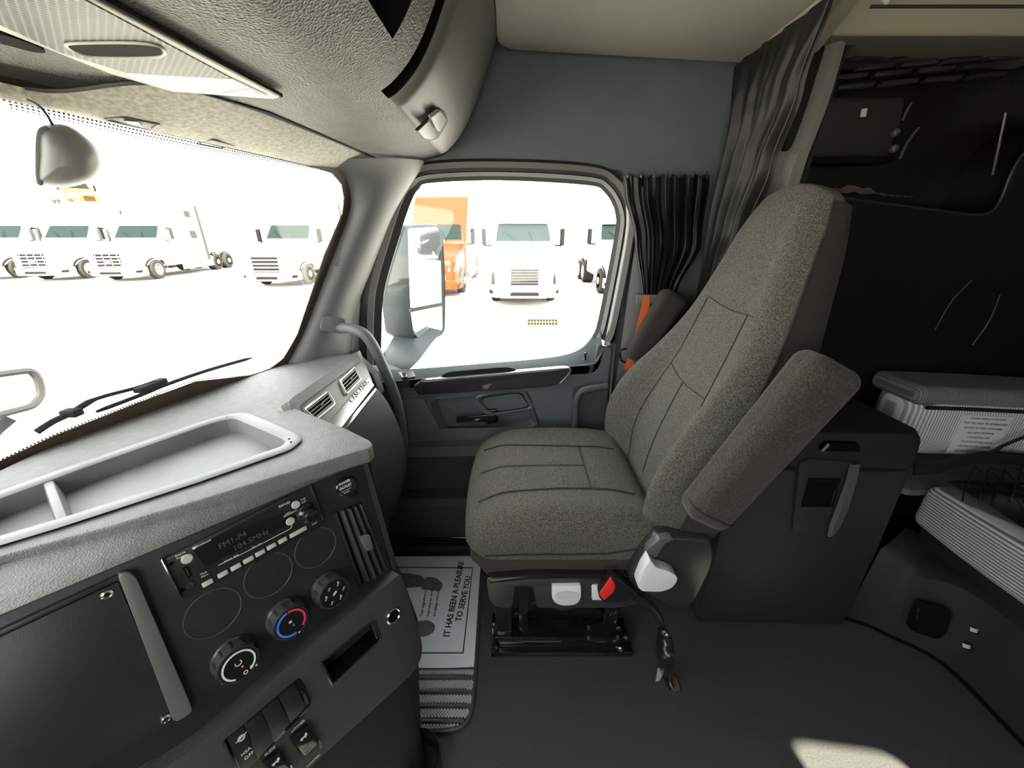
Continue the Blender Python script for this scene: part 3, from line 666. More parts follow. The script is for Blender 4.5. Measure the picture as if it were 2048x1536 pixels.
# ------------------------------------------------------------------ lower console bulge
LO = .028
def lp(u, v, off=0): return pp(u, v, LO+off)
lw = [lp(u, v) for u, v in ((797, 1150), (804, 1152), (845, 1285), (843, 1318), (826, 1347), (640, 1516), (520, 1640), (100, 1960), (100, 1700), (415, 1478), (640, 1275))]
slot = [lp(u, v) for u, v in ((640, 1327), (748, 1239), (762, 1278), (664, 1370))]
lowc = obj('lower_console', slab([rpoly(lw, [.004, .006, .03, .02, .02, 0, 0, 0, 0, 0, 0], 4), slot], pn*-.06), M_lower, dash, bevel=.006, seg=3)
sl_ = obj('storage_slot', cat(loft([slot, [p-pn*.05 for p in slot]], cu=True), ([p-pn*.05 for p in slot], [(0, 1, 2, 3)])), M_dark, dash)
obj('slot_rim', tube(rpoly(slot, .004, 3), .0022, 6, closed=True), M_blk, sl_)
obj('slot_liner', prism(rpoly([p+pn*.0008 for p in (lp(636, 1320), lp(650, 1330), lp(668, 1368), lp(662, 1376))], .003, 2), pn*-.004), M_blk, sl_, bevel=.001)
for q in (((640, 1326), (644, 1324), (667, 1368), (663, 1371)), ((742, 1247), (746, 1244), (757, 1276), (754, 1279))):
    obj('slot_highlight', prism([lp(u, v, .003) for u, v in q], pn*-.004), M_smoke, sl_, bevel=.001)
sk = obj('lighter_socket', lathe(lp(786, 1231), pn, [(.0165, 0), (.0165, .003), (.0145, .0045), (.0125, .003), (.0118, -.012)], 30), M_chrome, dash)
obj('socket_well', lathe(lp(786, 1231, .0005), pn, [(.0119, 0), (.0118, .001), (.003, -.01)], 24), M_dark, sk)
# switch banks
def lbox(u0, v0, u1, v1, b, o0, o1):
    A = lp(u0, v0)-P0; B = lp(u1, v1)-P0
    a0, a1 = A.dot(pd), B.dot(pd); bt = A.dot(pdn)
    return box(P0+pd*(a0+a1)/2+pdn*(bt+b/2)+pn*(LO+(o0+o1)/2), (abs(a1-a0), b, o1-o0), PF)
q = [(448, 1486), (590, 1366), (614, 1410), (486, 1530)]
bank = obj('switch_bank', prism(rpoly([lp(u, v, .003) for u, v in ((444, 1488), (596, 1359), (605, 1362), (623, 1402), (620, 1415), (480, 1556))], .004, 3), pn*-.004), M_gloss, dash, bevel=.001)
for i in range(4):
    t0, t1 = i/4+.005, (i+1)/4-.005
    def E(t, s): return lp(lerp(lerp(456, 592, t), lerp(486, 613, t), s), lerp(lerp(1484, 1369, t), lerp(1552, 1412, t), s), .009)
    b_ = obj('switch', prism([E(t0, 0), E(t1, 0), E(t1, 1), E(t0, 1)], pn*-.007), mat('switch_black', (.014, .014, .0145), .4), bank, bevel=.0006)
    if i == 0:
        ptxt('HSA', .0075, 492, 1503, M_white, b_, off=LO+.0096, align='CENTER'); ptxt('OFF', .0075, 498, 1511, M_white, b_, off=LO+.0096, align='CENTER')
        cc = lp(483, 1476, .0096)
        g = [tube([cc+(pd*math.cos(k*.5236)-pdn*math.sin(k*.5236))*.0048 for k in range(12)], .0005, 5, closed=True), tube([cc+(pd*math.cos(k*.5236)-pdn*math.sin(k*.5236))*.003 for k in range(12)], .0005, 5, closed=True), tube([cc-pd*.008+pdn*.001, cc+pd*.008-pdn*.003], .0005, 5)]
        obj('brake_hold_mark', cat(*g), M_white, b_)
obj('side_light', prism([lp(u, v, .009) for u, v in ((606, 1390), (610, 1387), (617, 1405), (613, 1411))], pn*-.006), M_chrome, bank)
obj('side_edge', prism([lp(u, v, .010) for u, v in ((447, 1490), (452, 1486), (482, 1550), (477, 1555))], pn*-.008), M_smoke, bank, bevel=.001)
for (cu, cv), top, low1, low2 in (((612, 1480), 'LOWER', 'SUSP', 'HGT'), ((556, 1530), 'SLIDE', '5TH', 'WHL')):
    r_ = obj('rocker_switch', loft([[lp(cu+a, cv+b, o) for a, b in qd] for o, qd in ((0, ((-36, -4), (2, -36), (30, 8), (-6, 42))), (.012, ((-30, -4), (4, -30), (25, 8), (-4, 36))), (.015, ((-27, -3), (3, -26), (22, 8), (-4, 31))))], cu=True, caps=True), M_gloss, dash, bevel=.002)
    ptxt(top, .0065, cu-16, cv-28, M_white, r_, off=LO+.0155, align='CENTER')
    mk = lp(cu-6, cv-4, .0155)
    obj('truck_mark', cat(box(mk, (.009, .003, .0005), PF), box(mk+pd*.0055-pdn*.0015, (.0035, .0055, .0005), PF), lathe(mk+pdn*.0022-pd*.002, pn, [(.0013, 0), (.0013, .0005)], 8), lathe(mk+pdn*.0022+pd*.004, pn, [(.0013, 0), (.0013, .0005)], 8)), M_white, r_)
    ptxt(low1, .0055, cu+2, cv+16, M_grey, r_, off=LO+.0155, align='CENTER'); ptxt(low2, .0055, cu+6, cv+23, M_grey, r_, off=LO+.0155, align='CENTER')
    obj('side_light', prism([lp(cu+a, cv+b, .0152) for a, b in ((24, 2), (27, -1), (33, 14), (29, 18))], pn*-.004), M_chrome, r_)
ptxt('NORMAL', .006, 627, 1521, M_white, dash, off=LO+.001, align='CENTER')
# lower column down to the floor
cl = [lp(u, v, -.05) for u, v in ((800, 1200), (838, 1320), (826, 1345), (640, 1516), (520, 1640))]
base = [onZ(u, v, 0) for u, v in ((838, 1440), (850, 1440), (905, 1590), (700, 1700))]
lowp = [V((-.225, .66, .32)), V((-.26, .60, .32)), V((-.42, .42, .32)), V((-.60, .12, .32)), V((-.75, .12, .32)), V((-.75, .70, .32))]
botp = [V((-.245, .62, 0)), V((-.20, .50, 0)), V((-.25, .30, 0)), V((-.50, .05, 0)), V((-.75, .05, 0)), V((-.75, .66, 0))]
obj('console_column', loft([botp, [a.lerp(b, .5)+V((0, 0, 0)) for a, b in zip(botp, lowp)], lowp, [p+V((-.03, 0, .18)) for p in lowp]], cu=True, caps=True), mat('column_black', (.02, .02, .02), .6, bump=.2, scale=700), dash, bevel=.01)
hl = onZ(835, 1525, .03)
obj('cup_holder', loft([[hl+V((math.cos(k*math.pi/12)*r, math.sin(k*math.pi/12)*r, z)) for k in range(24)] for r, z in ((.055, -.03), (.055, .03), (.052, .034), (.049, .03), (.047, -.02))], cu=True), M_gloss, dash)
# ------------------------------------------------------------------ passenger side of the dash
ftl, ftr = V((-.53, .83, DZ-.012)), V((-.522, 1.235, DZ-.004))
fbl, fbr = onX(668, 862, -.40), onX(745, 772, -.405)
n_f = (ftr-ftl).cross(fbl-ftl).normalized()
if n_f.x < 0: n_f = -n_f
FP = (onX(660, 780, -.475), V((.62, -.12, .72)).normalized()); n_f = FP[1]
def fp(u, v, off=0): return onP(u, v, (FP[0]+n_f*off, n_f))
pf = obj('passenger_fascia', prism([fp(u, v) for u, v in ((560, 812), (720, 700), (745, 762), (640, 900), (600, 880))], n_f*-.03), mat('fascia_taupe', (.22, .215, .185), .5, metal=.3, bump=.06, scale=300), dash, bevel=.002)
obj('chrome_strip', prism([fp(u, v, .005) for u, v in ((655, 848), (737, 754), (749, 770), (686, 852), (676, 862))], n_f*-.01), mat('strip_silver', (.34, .34, .31), .38, metal=.7), pf, bevel=.002)
obj('chrome_strip', prism([fp(u, v, .005) for u, v in ((680, 860), (751, 776), (753, 779), (688, 864))], n_f*-.01), M_chrome, pf, bevel=.0005)
obj('shadow_gap', prism([fp(u, v, .003) for u, v in ((676, 862), (749, 770), (752, 777), (684, 866))], n_f*-.02), M_dark, pf)
obj('recess_lip', prism([fp(u, v, .006) for u, v in ((577, 801), (586, 792), (716, 704), (723, 722), (606, 806), (599, 814), (602, 822), (640, 840), (690, 857), (686, 862), (632, 846), (590, 827), (578, 813))], n_f*-.012), M_dash, pf, bevel=.003)
fr = (fp(725, 766)-fp(690, 806)).normalized()
fu = n_f.cross(fr)
text('CASCADIA', .0165, fp(701, 803, .0052), fr, fu, M_smoke, pf, 'lettering', 'LEFT', depth=.001, bold=.0004, sx=1.45)
def pvent(c4):
    fr_ = obj('air_vent', tube(rpoly([fp(u, v, .004) for u, v in c4], .006, 3), .0035, 8, closed=True), M_satin, dash)
    obj('vent_cavity', prism([fp(u, v, .002) for u, v in c4], n_f*-.002), M_dark, fr_)
    a, b, c, d = [V((u, v, 0)) for u, v in c4]
    for i in range(4):
        t = (i+.7)/4.4
        L = a.lerp(d, t); R = b.lerp(c, t)
        obj('vane', tube([fp(L.x, L.y, .005), fp(R.x, R.y, .005)], .0011, 6), M_satin, fr_)
    m1, m2 = a.lerp(b, .55).lerp(d.lerp(c, .55), .45), 0
    obj('vent_tab', box(fp(m1.x, m1.y, .006), (.012, .005, .006), frame(fr, fu)), M_blk, fr_, bevel=.001)
pvent(((680, 762), (709, 735), (722, 758), (692, 789)))
pvent(((608, 820), (655, 783), (669, 808), (632, 840)))
# curved knee panel below
kp = []
for u, v, X in ((752, 780, -.40), (700, 850, -.38)): kp.append(fp(u, v, -.002))
rows = []
A0, B0 = fp(684, 868), fp(756, 776)
for k, (dx, z) in enumerate(((0, 0), (.03, -.05), (.055, -.13), (.065, -.22), (.05, -.32), (.0, -.45), (-.08, -.6))):
    rows.append([A0+V((dx-.02, -.02, z)), A0.lerp(B0, .3)+V((dx, 0, z)), A0.lerp(B0, .6)+V((dx, 0, z)), A0.lerp(B0, .9)+V((dx, .0, z)), B0+V((dx-.012, .012, z)), B0+V((dx-.05, .05, z))])
rows = [list(r) for r in zip(*[smooth_path(c, 3) for c in zip(*rows)])]
obj('knee_panel', cat(loft(rows), loft([[p+V((-.1, 0, 0)) for p in r] for r in rows])), mat('knee_grain', (.024, .025, .025), .7, bump=.3, scale=700, spec=.2), dash, sharp=60)
# end cap by the door
obj('dash_end', prism([V((-.60, 1.24, .80)), V((-.53, 1.24, .80)), V((-.48, 1.24, .74)), V((-.46, 1.24, .66)), V((-.62, 1.24, .55))], (0, .05, 0)), M_sill, dash, bevel=.006)
obj('side_filler', prism([V((-.76, 1.0, .0)), V((-.56, 1.22, .0)), V((-.56, 1.36, 0)), V((-.68, 1.36, 0))], (0, 0, .795)), M_doorlow, dash)
# windshield module hanging in the upper corner
hm = thing('camera_module', 'grey domed camera housing hanging inside the windshield', 'camera housing', onY(140, 370, .62))
def hy(u, v, Y): return onY(u, v, Y)
ol = [(72, 262), (92, 247), (135, 250), (178, 278), (200, 305), (206, 330), (196, 352), (175, 366), (128, 376), (84, 371), (68, 362), (70, 310)]
mc0 = onY(138, 312, .62); mvn = (CP-mc0).normalized()
o3 = smooth_loop([onP(u, v, (mc0, mvn)) for u, v in ol], 3); ce = sum(o3, V())/len(o3)
def scl(f, dy): return [ce+(p-ce)*f+mvn*dy for p in o3]
obj('housing', loft([scl(.3, .038), scl(.6, .032), scl(.82, .02), scl(.95, .006), scl(1, -.008), scl(.9, -.03), scl(.5, -.045)], cu=True, caps=True), mat('module_grey', (.16, .155, .145), .45, bump=.08, scale=500), hm, sharp=60)
fp_ = smooth_loop([onP(u, v, (mc0+mvn*.02, mvn)) for u, v in ((73, 264), (86, 252), (97, 257), (90, 300), (83, 345), (87, 370), (72, 364), (70, 310))], 3)
obj('face_plate', prism(fp_, mvn*-.03), M_overs, hm, bevel=.002)
obj('cable', tube(smooth_path([onY(u, v, Y) for u, v, Y in ((105, 250, .61), (95, 232, .60), (78, 212, .60), (55, 200, .60))], 4), .0016, 6), M_blk, hm)
# paper and rubber floor mats
px_ = [(770, 1340), (925, 1340), (948, 1470), (770, 1470)]
mt = thing('floor_mat', 'grey rubber floor mat with honeycomb studs and raised ribs', 'floor mat', onZ(880, 1340, 0))
mo = rpoly([onZ(u, v, 0) for u, v in ((700, 1118), (966, 1112), (948, 1420), (930, 1462), (880, 1468), (700, 1466))], [.02, .02, .06, .04, .03, .02], 4)
obj('base_sheet', prism(mo, (0, 0, .006)), M_mat, mt, bevel=.002)
rim = [p.lerp(sum(mo, V())/len(mo), .012)+V((0, 0, .008)) for p in mo]
obj('rim', tube(rim, .0045, 6, closed=True), M_mat, mt)
# ribs and studs
y_of = lambda v: onZ(900, v, .006).y
ribs = [1356, 1383, 1412, 1443]
xr = onZ(930, 1400, .006).x; xl = onZ(760, 1400, .006).x
for v in ribs:
    y = y_of(v); x1 = onZ(940-(v-1340)*.08, v, .006).x-.004
    obj('rib', bb(xl, x1, y-.0042, y+.0042, .006, .012), M_mat, mt, bevel=.0018)
mcen = sum(mo, V())/len(mo); stin = [p.lerp(mcen, .035) for p in mo]
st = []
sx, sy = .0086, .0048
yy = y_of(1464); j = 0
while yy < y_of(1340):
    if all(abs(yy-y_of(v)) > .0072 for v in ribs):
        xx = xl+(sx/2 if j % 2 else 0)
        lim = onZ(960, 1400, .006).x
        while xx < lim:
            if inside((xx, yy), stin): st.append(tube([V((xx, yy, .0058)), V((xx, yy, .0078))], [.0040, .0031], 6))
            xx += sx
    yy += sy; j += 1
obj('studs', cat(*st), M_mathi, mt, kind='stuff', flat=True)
pm = thing('paper_mat', 'white printed paper floor mat with shoe prints under the seat edge', 'paper mat', onZ(880, 1230, .012))
pz = .0135
pc = [onZ(u, v, pz) for u, v in ((735, 1113), (962, 1113), (948, 1334), (900, 1336), (735, 1336))]
def wav(p): return p+V((0, 0, .0012*math.sin(p.x*40)+.001*math.sin(p.y*31)))
obj('sheet', slab([rpoly(pc, .003, 2)], (0, 0, .0009)), M_paper, pm)
pz2 = pz+.0012
def zt(u, v): return onZ(u, v, pz2)
bx0, bx1 = zt(930, 1292).x, zt(945, 1140).x
bo = [zt(745, 1134), zt(945, 1136), zt(926, 1306), zt(745, 1306)]
obj('border', tube(bo, .0024, 4, closed=True), M_ink, pm)
fwd = V((0, 1, 0)); upx = V((-1, 0, 0))
text('IT HAS BEEN A PLEASURE', .0285, zt(893, 1274), (zt(917, 1155)-zt(893, 1274)), upx, M_ink, pm, 'lettering', bold=.0005, sx=.92)
text('TO SERVE YOU', .0285, zt(917, 1243), (zt(931, 1180)-zt(917, 1243)), upx, M_ink, pm, 'lettering', bold=.0005, sx=.92)
for s, u, v in (('Your suggestions for', 842, 1233), ('improving our service', 855, 1233), ('are always welcome.', 868, 1233)):
    text(s, .0125, zt(u, v), zt(u+8, v-46)-zt(u, v), upx, M_ink, pm, 'lettering')
def pad(px): return prism(smooth_loop([zt(u, v) for u, v in px], 5), (0, 0, .0003))
obj('shoe_print', pad([(812, 1147), (845, 1153), (846, 1170), (836, 1174), (812, 1176), (780, 1178), (770, 1160), (785, 1147)]), M_inkg, pm)
obj('heel_print', pad([(852, 1155), (870, 1156), (883, 1165), (884, 1175), (876, 1182), (858, 1180), (842, 1177), (847, 1165)]), M_inkg, pm)
obj('heel_print', pad([(835, 1243), (855, 1241), (868, 1248), (869, 1260), (858, 1270), (842, 1273), (825, 1262), (826, 1250)]), M_inkg, pm)
# ================================================================== passenger seat (faces -X)
seat = thing('passenger_seat', 'grey-brown cloth passenger seat with high back and raised plush armrests', 'seat', V((.15, .98, 0)))
SY = .985
# ---- cushion
CH = (.25, .252, .088); CC = V((.135, SY, .447))
def cush(p):
    x, y, z = p.x, p.y, p.z
    top = max(0, z/CH[2])
    ay = abs(y)/CH[1]; fx = (x+CH[0])/(2*CH[0])           # fx 0 front, 1 rear
    dz = top*(.014*sst(.45, .8, ay)*sst(.05, .4, fx) - .020*sst(.75, 1.0, fx)*(1-ay*.5) + .010*math.sin(fx*math.pi))
    dz -= top*.03*sst(.22, 0, fx)
    # waterfall front edge leans out in the middle
    dx = -.018*(1-ay*ay)*sst(.5, 0, fx)
    # sides pull in below
    yy = y*(1-.035*sst(.1, -1, z/CH[2])); xx = x+dx+(.05*sst(.2, -1, z/CH[2])*sst(.5, 0, fx))
    return CC+V((xx, yy, z+dz))
cu = obj('cushion', rbox(CH, .055, (18, 16, 6), 5, cush), M_fab, seat, sharp=80)
def ctop(x, y): return cush(V((x, y, CH[2])))+V((0, 0, .0025))
def seam(pts, parent, r=.0018, name='seam', n=4): return obj(name, tube(smooth_path(pts, n), r, 6), M_thread, parent)
def cs(pts, r=.0018): return obj('seam', tube([ctop(x, y) for x, y in dens(pts)], r, 6), M_thread, cu)
far_ = lambda x: .125-.02*math.sin((x+.2)*6); near_ = lambda x: -.135+.02*math.sin((x+.2)*6)
XS = [-.215, -.2, -.1, 0, .1, .2]
cs([(x, far_(x)) for x in XS]); cs([(x, near_(x)) for x in XS]); cs([(x, -.005) for x in XS[:4]]+[(.08, -.005)], .0013)
cs([(.08, near_(.08)), (.08, 0), (.08, far_(.08))], .0014)
obj('seam', tube([cush(V((x, -CH[1], z)))+V((0, -.004, 0)) for x, z in dens([(-.205, .0), (-.12, .004), (0, .004), (.1, .006), (.16, .016), (.2, .03)])], .0018, 6), M_thread, cu)
# front/near side skirt in ribbed dark cloth
def skirt(p):
    q = cush(V((p.x, p.y, p.z))); return CC+(q-CC)*1.0+V((0, 0, 0))
lowc_ = rbox((CH[0]*1.0, CH[1]*1.0, .042), .02, (16, 14, 3), 3, lambda p: cush(V((p.x, p.y, p.z-.048)))+V((-.003 if p.x < 0 else .003, -.004 if p.y < 0 else .004, -.002)))
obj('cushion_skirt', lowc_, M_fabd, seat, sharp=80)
# ---- backrest
BH = (.072, .25, .43); BZ0 = .42
XF = [(.40, .37), (.50, .392), (.62, .412), (.75, .45), (.90, .505), (1.05, .555), (1.16, .588), (1.29, .612)]
WF = [(0, .88), (.12, 1.0), (.26, 1.07), (.38, 1.05), (.50, .95), (.60, .86), (.70, .76), (.80, .66), (.92, .57), (1.0, .52)]
TF = [(0, .8), (.2, 1.0), (.5, 1.05), (.75, .85), (.9, .7), (1, .6)]
BOL = [(0, .6), (.14, 1.15), (.28, 1.35), (.40, 1.15), (.52, .65), (.65, .28), (.8, .22), (1, .15)]
def backf(p):
    s = (p.z+BH[2])/(2*BH[2]); z = BZ0+s*2*BH[2]; z = .42+s*.865
    xf = interpc(XF, z); w = interpc(WF, s); tf = interpc(TF, s); ay = abs(p.y)/BH[1]
    front = max(0, -p.x/BH[0])
    x = xf+BH[0]*1.0*tf+p.x*tf
    x -= front*.062*interpc(BOL, s)*sst(.45, .86, ay)*(1-.55*sst(.88, 1.0, ay))
    x += front*.030*sst(.6, 1.0, ay)*(1-interpc(BOL, s))
    x += front*.02*sst(.88, 1.0, s)
    k = sst(.80, 1.0, s); z -= k*(.035*ay*ay+.018*max(0, p.x/BH[0])**2)
    return V((x, SY-.003+p.y*w, z+.012*k))
bk = obj('backrest', rbox(BH, .05, (5, 22, 36), 5, backf), M_fab, seat, sharp=80)
def bfr(y, z, off=.0012):       # y -1..1 across the front, z height
    s = (z-.42)/.865; return backf(V((-BH[0], y*BH[1], s*2*BH[2]-BH[2])))+V((-off, 0, 0))
bseam = lambda pts, r=.0018: obj('seam', tube([bfr(y, z) for y, z in dens(pts)], r, 6), M_thread, bk)
bseam([(.56, 1.03), (.2, 1.02), (-.2, 1.015), (-.66, 1.02)], .0013)
bseam([(.54, 1.025), (.5, .95), (.47, .88), (.47, .83)], .0014)
bseam([(-.52, 1.02), (-.5, .95), (-.49, .88), (-.50, .80), (-.50, .7), (-.50, .58), (-.48, .50)], .0016)
bseam([(.47, .83), (.2, .815), (-.1, .81), (-.49, .815)], .0014)
bseam([(.47, .83), (.50, .75), (.53, .66), (.53, .58), (.5, .50)], .0016)
bseam([(.02, .81), (.01, .7), (0, .6), (0, .52)], .0013)
# darker side cloth: a near side and a far side shell hugging the backrest, piping between
def sidef(sgn, k):
    rows = []
    for i in range(33):
        s = .015+i/32*.972; z_ = s*2*BH[2]-BH[2]; row = []
        for x_ in (-.040, -.02, .0, .03, .055, .066, .071):
            ins = max(0, abs(x_)-(BH[0]-.05)); e = BH[1]-.05+math.sqrt(max(.0001, .05**2-ins**2))
            top = max(0, abs(z_)-(BH[2]-.05)); e2 = BH[1]-.05+math.sqrt(max(.0, .05**2-min(.05, top)**2)); e = min(e, e2)
            q = backf(V((x_, sgn*e, z_))); row.append(q+V((0, sgn*k, 0)))
        rows.append(row)
    return rows
for sgn in (-1, 1):
    rows = sidef(sgn, .003)
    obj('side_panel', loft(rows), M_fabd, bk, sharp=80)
    obj('piping', tube(smooth_path([r[0] for r in rows[::2]], 2), .0028, 6), M_thread, bk)
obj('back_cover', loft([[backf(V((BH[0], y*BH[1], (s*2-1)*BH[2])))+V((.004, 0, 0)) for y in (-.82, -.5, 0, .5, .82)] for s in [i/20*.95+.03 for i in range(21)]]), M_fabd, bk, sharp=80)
# ---- armrests (folded up along the back)
def armrest(Yc, hw, A, B, name, hy=.04, mm=M_plush):
    A, B = V(A), V(B); d = (B-A).normalized(); n = V((d.z, 0, -d.x))      # n: rear/down side
    L = (B-A).length/2; C = (A+B)/2; C.y = Yc
    def f(p):
        w = 1+.05*math.sin((p.z/L)*1.4)
        return C+d*p.z+n*(p.x*w)+V((0, p.y*w, 0))
    a_ = obj(name, rbox((hw, hy, L), .026, (8, 6, 22), 4, f), mm, seat, sharp=80)
    ring = []
    for k in range(24):
        t = k/24*2*math.pi; cx, cy = math.cos(t), math.sin(t)
        r = 1/max(abs(cx)/(hw-.002), abs(cy)/(hy-.002)); r = min(r, (hw+hy)/1.72/ max(.01, 1)) if False else r*.94
        ring.append(f(V((cx*r, cy*r, -L+.018))))
    return a_, f, L
qa, qb = onY(1398, 1035, .665), onY(1668, 722, .665)
ar, arf, arL = armrest(.665, .052, (qa.x, .665, qa.z), (qb.x, .665, qb.z), 'armrest')
obj('piping', tube(smooth_path([arf(V((x, y, -arL+.03))) for x, y in ((-.052, .0), (-.046, -.036), (0, -.0405), (.046, -.036), (.052, 0))], 4), .0018, 6), M_thread, ar)
obj('pivot', cyl((.43, .70, .60), (.43, .76, .60), .022), M_blk, seat)
qa, qb = onY(1268, 722, 1.268), onY(1352, 585, 1.268)
armrest(1.268, .045, (qa.x, 1.268, qa.z), (qb.x, 1.268, qb.z), 'armrest', .028, M_fabd)
# ---- recliner shell and levers
def yp(pts, Y): return [onY(u, v, Y) for u, v in pts]
rs = obj('recliner_cover', prism(rpoly(yp(((1282, 1112), (1290, 1098), (1318, 1080), (1345, 1075), (1425, 1082), (1432, 1110), (1425, 1140), (1395, 1200), (1370, 1222), (1345, 1222), (1322, 1208), (1262, 1170), (1258, 1152)), .705), .012, 4), (0, .05, 0)), M_gloss if False else mat('shell_black', (.028, .028, .028), .28, bump=.03, scale=700), seat, bevel=.01, seg=3)
obj('shell_rib', prism(rpoly(yp(((1318, 1080), (1340, 1076), (1350, 1078), (1330, 1088), (1318, 1106), (1310, 1118), (1290, 1110), (1296, 1098)), .698), .006, 3), (0, .02, 0)), mat('shell_rib_grey', (.09, .09, .09), .3), rs, bevel=.004)
rl = obj('recline_lever', prism(rpoly(yp(((1300, 1119), (1313, 1136), (1340, 1144), (1355, 1154), (1354, 1164), (1343, 1177), (1322, 1184), (1284, 1183), (1274, 1172), (1286, 1142)), .672), .008, 4), (0, .03, 0)), M_wlever, seat, bevel=.006, seg=3)
# ---- side valance with height lever, button and belt buckle
va_ = rpoly(yp(((973, 1160), (1062, 1157), (1290, 1152), (1300, 1160), (1285, 1205), (1240, 1216), (1075, 1216), (1065, 1172), (1030, 1172), (1024, 1216), (992, 1216), (978, 1200)), .722), [.006, .006, .006, .006, .012, .012, .008, .008, .008, .008, .02, .012], 3)
vl = obj('side_valance', prism(va_, (0, .03, 0)), mat('valance_black', (.035, .035, .035), .4, bump=.1, scale=800), seat, bevel=.005, seg=3)
obj('valance_lip', prism(yp(((974, 1158), (1062, 1150), (1286, 1152), (1286, 1159), (1062, 1159), (980, 1168)), .716), (0, .03, 0)), M_gloss, vl, bevel=.003)
hl_ = obj('height_lever', prism(rpoly(yp(((1104, 1173), (1162, 1172), (1162, 1198), (1152, 1210), (1125, 1212), (1110, 1206), (1104, 1196)), .712), [.003, .003, .014, .014, .014, .012, .008], 3), (0, .02, 0)), M_wlever, seat, bevel=.003)
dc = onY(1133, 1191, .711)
obj('dimple_shade', ([dc+V((0, -.0005, 0))]+[dc+V((math.cos(k*math.pi/12)*.029, -.0008, math.sin(k*math.pi/12)*.015)) for k in range(24)], [(0, 1+k, 1+(k+1) % 24) for k in range(24)]), mat('lever_shade', (.58, .58, .58), .35), hl_)  # flat ellipse in a darker tone, paints the shade of a dimple
obj('lumbar_button', prism(rpoly(yp(((1184, 1173), (1205, 1172), (1205, 1201), (1184, 1201)), .716), .003, 2), (0, .012, 0)), M_wlever, vl, bevel=.002)
bkl = obj('belt_buckle', prism(rpoly(yp(((1196, 1192), (1222, 1155), (1236, 1160), (1272, 1184), (1274, 1194), (1240, 1206), (1208, 1206)), .685), .008, 3), (0, .026, 0)), M_gloss, seat, bevel=.004, seg=3)
obj('release_button', prism(rpoly(yp(((1200, 1190), (1223, 1157), (1231, 1172), (1228, 1184), (1208, 1202)), .678), .004, 3), (0, .008, 0)), mat('release_red', (.72, .03, .03), .35), bkl, bevel=.002)
obj('buckle_slot', prism(yp(((1208, 1178), (1213, 1171), (1215, 1173), (1210, 1180)), .681), (0, .002, 0)), M_dark, bkl)
obj('buckle_stalk', tube(smooth_path([onY(u, v, .70) for u, v in ((1268, 1192), (1285, 1200), (1302, 1213), (1313, 1229), (1321, 1249))], 4), .011, 10), M_blk, seat)
# ---- base: rails, bolts, suspension
Yr = .70
x0, x1 = onZ(982, 1300, .03).x, onZ(1268, 1300, .03).x
def rail(y0, y1):
    return cat(bb(x0, x1, y0, y1, 0, .018), bb(x0+.005, x1-.01, y0+.022, y1-.01, .018, .052), bb(x0, x0+.012, y0, y1, 0, .06))
bs = obj('seat_rail', rail(.775, .875), M_gloss, seat, bevel=.003)
obj('seat_rail', rail(1.13, 1.25), M_gloss, seat, bevel=.003)
for u, v, z in ((988, 1252, .055), (989, 1296, .02), (1239, 1297, .02), (1177, 1257, .056), (1237, 1257, .056), (1176, 1276, .054), (1234, 1276, .054), (1252, 1276, .054)):
    c = onZ(u, v, z); r = .0085 if z < .03 else .0055
    obj('bolt', cat(lathe(c, (0, 0, 1), [(r*1.3, 0), (r*1.3, .002), (r, .003), (r, .010), (r*.7, .012)], 6)), M_chrome, bs)
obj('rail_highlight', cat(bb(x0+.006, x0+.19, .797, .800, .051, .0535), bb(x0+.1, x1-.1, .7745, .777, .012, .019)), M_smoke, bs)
for b_ in ((-.05, 0, .80, .84, .02, .28), (.02, .05, .83, .86, .02, .28), (.28, .33, .83, .87, .02, .27), (-.05, -.02, 1.16, 1.2, .02, .28), (.28, .33, 1.14, 1.18, .02, .27)):
    obj('frame_post', bb(*b_), M_gloss, seat, bevel=.004)
for b_ in ((-.05, .34, .81, .84, .25, .285), (-.05, .34, 1.16, 1.19, .25, .285)): obj('frame_rail', bb(*b_), M_gloss, seat, bevel=.004)
obj('scissor_arm', tube([V((.01, .85, .09)), V((.30, .85, .26))], .013, 8, flat=.5), M_gloss, seat)
obj('scissor_arm', tube([V((.02, .87, .26)), V((.30, .87, .08))], .013, 8, flat=.5), M_gloss, seat)
obj('air_spring', lathe((.17, .98, .02), (0, 0, 1), [(.07, 0), (.09, .03), (.075, .07), (.09, .11), (.075, .15), (.085, .2), (.06, .26)], 24), M_rub, seat)
obj('seat_pan', bb(-.07, .36, .77, 1.2, .28, .37), M_blk, seat, bevel=.02)
# ---- torn cable sleeve on the floor next to the seat
cp_ = smooth_path([onY(u, v, Y) for u, v, Y in ((1324, 1257, .682), (1328, 1270, .675), (1331, 1292, .655), (1332, 1320, .64))]+[onZ(1333, 1350, .03), onZ(1345, 1378, .004)], 5)
n_ = len(cp_)
cs = obj('cable_sleeve', tube(cp_, [lerp(.010, .022, min(1, i/8)) if i < n_*.6 else lerp(.022, .006, (i-n_*.6)/(n_*.4)) for i in range(n_)], 10, flat=.7), M_film, seat, label='torn black cable sleeve')
obj('torn_edge', prism([onZ(u, v, .03) for u, v in ((1315, 1338), (1321, 1334), (1324, 1352), (1319, 1362), (1311, 1364))], (0, 0, .002)), mat('torn_white', (.5, .5, .48), .7), cs)
obj('torn_end', prism([onZ(u, v, .004) for u, v in ((1344, 1352), (1352, 1358), (1360, 1380), (1348, 1384), (1336, 1368))], (0, 0, .006)), mat('torn_brown', (.12, .08, .06), .8), cs)
obj('clip', lathe(onY(1333, 1268, .645), (0, -1, 0), [(.007, 0), (.007, .004), (.004, .007)], 12), M_smoke, cs)
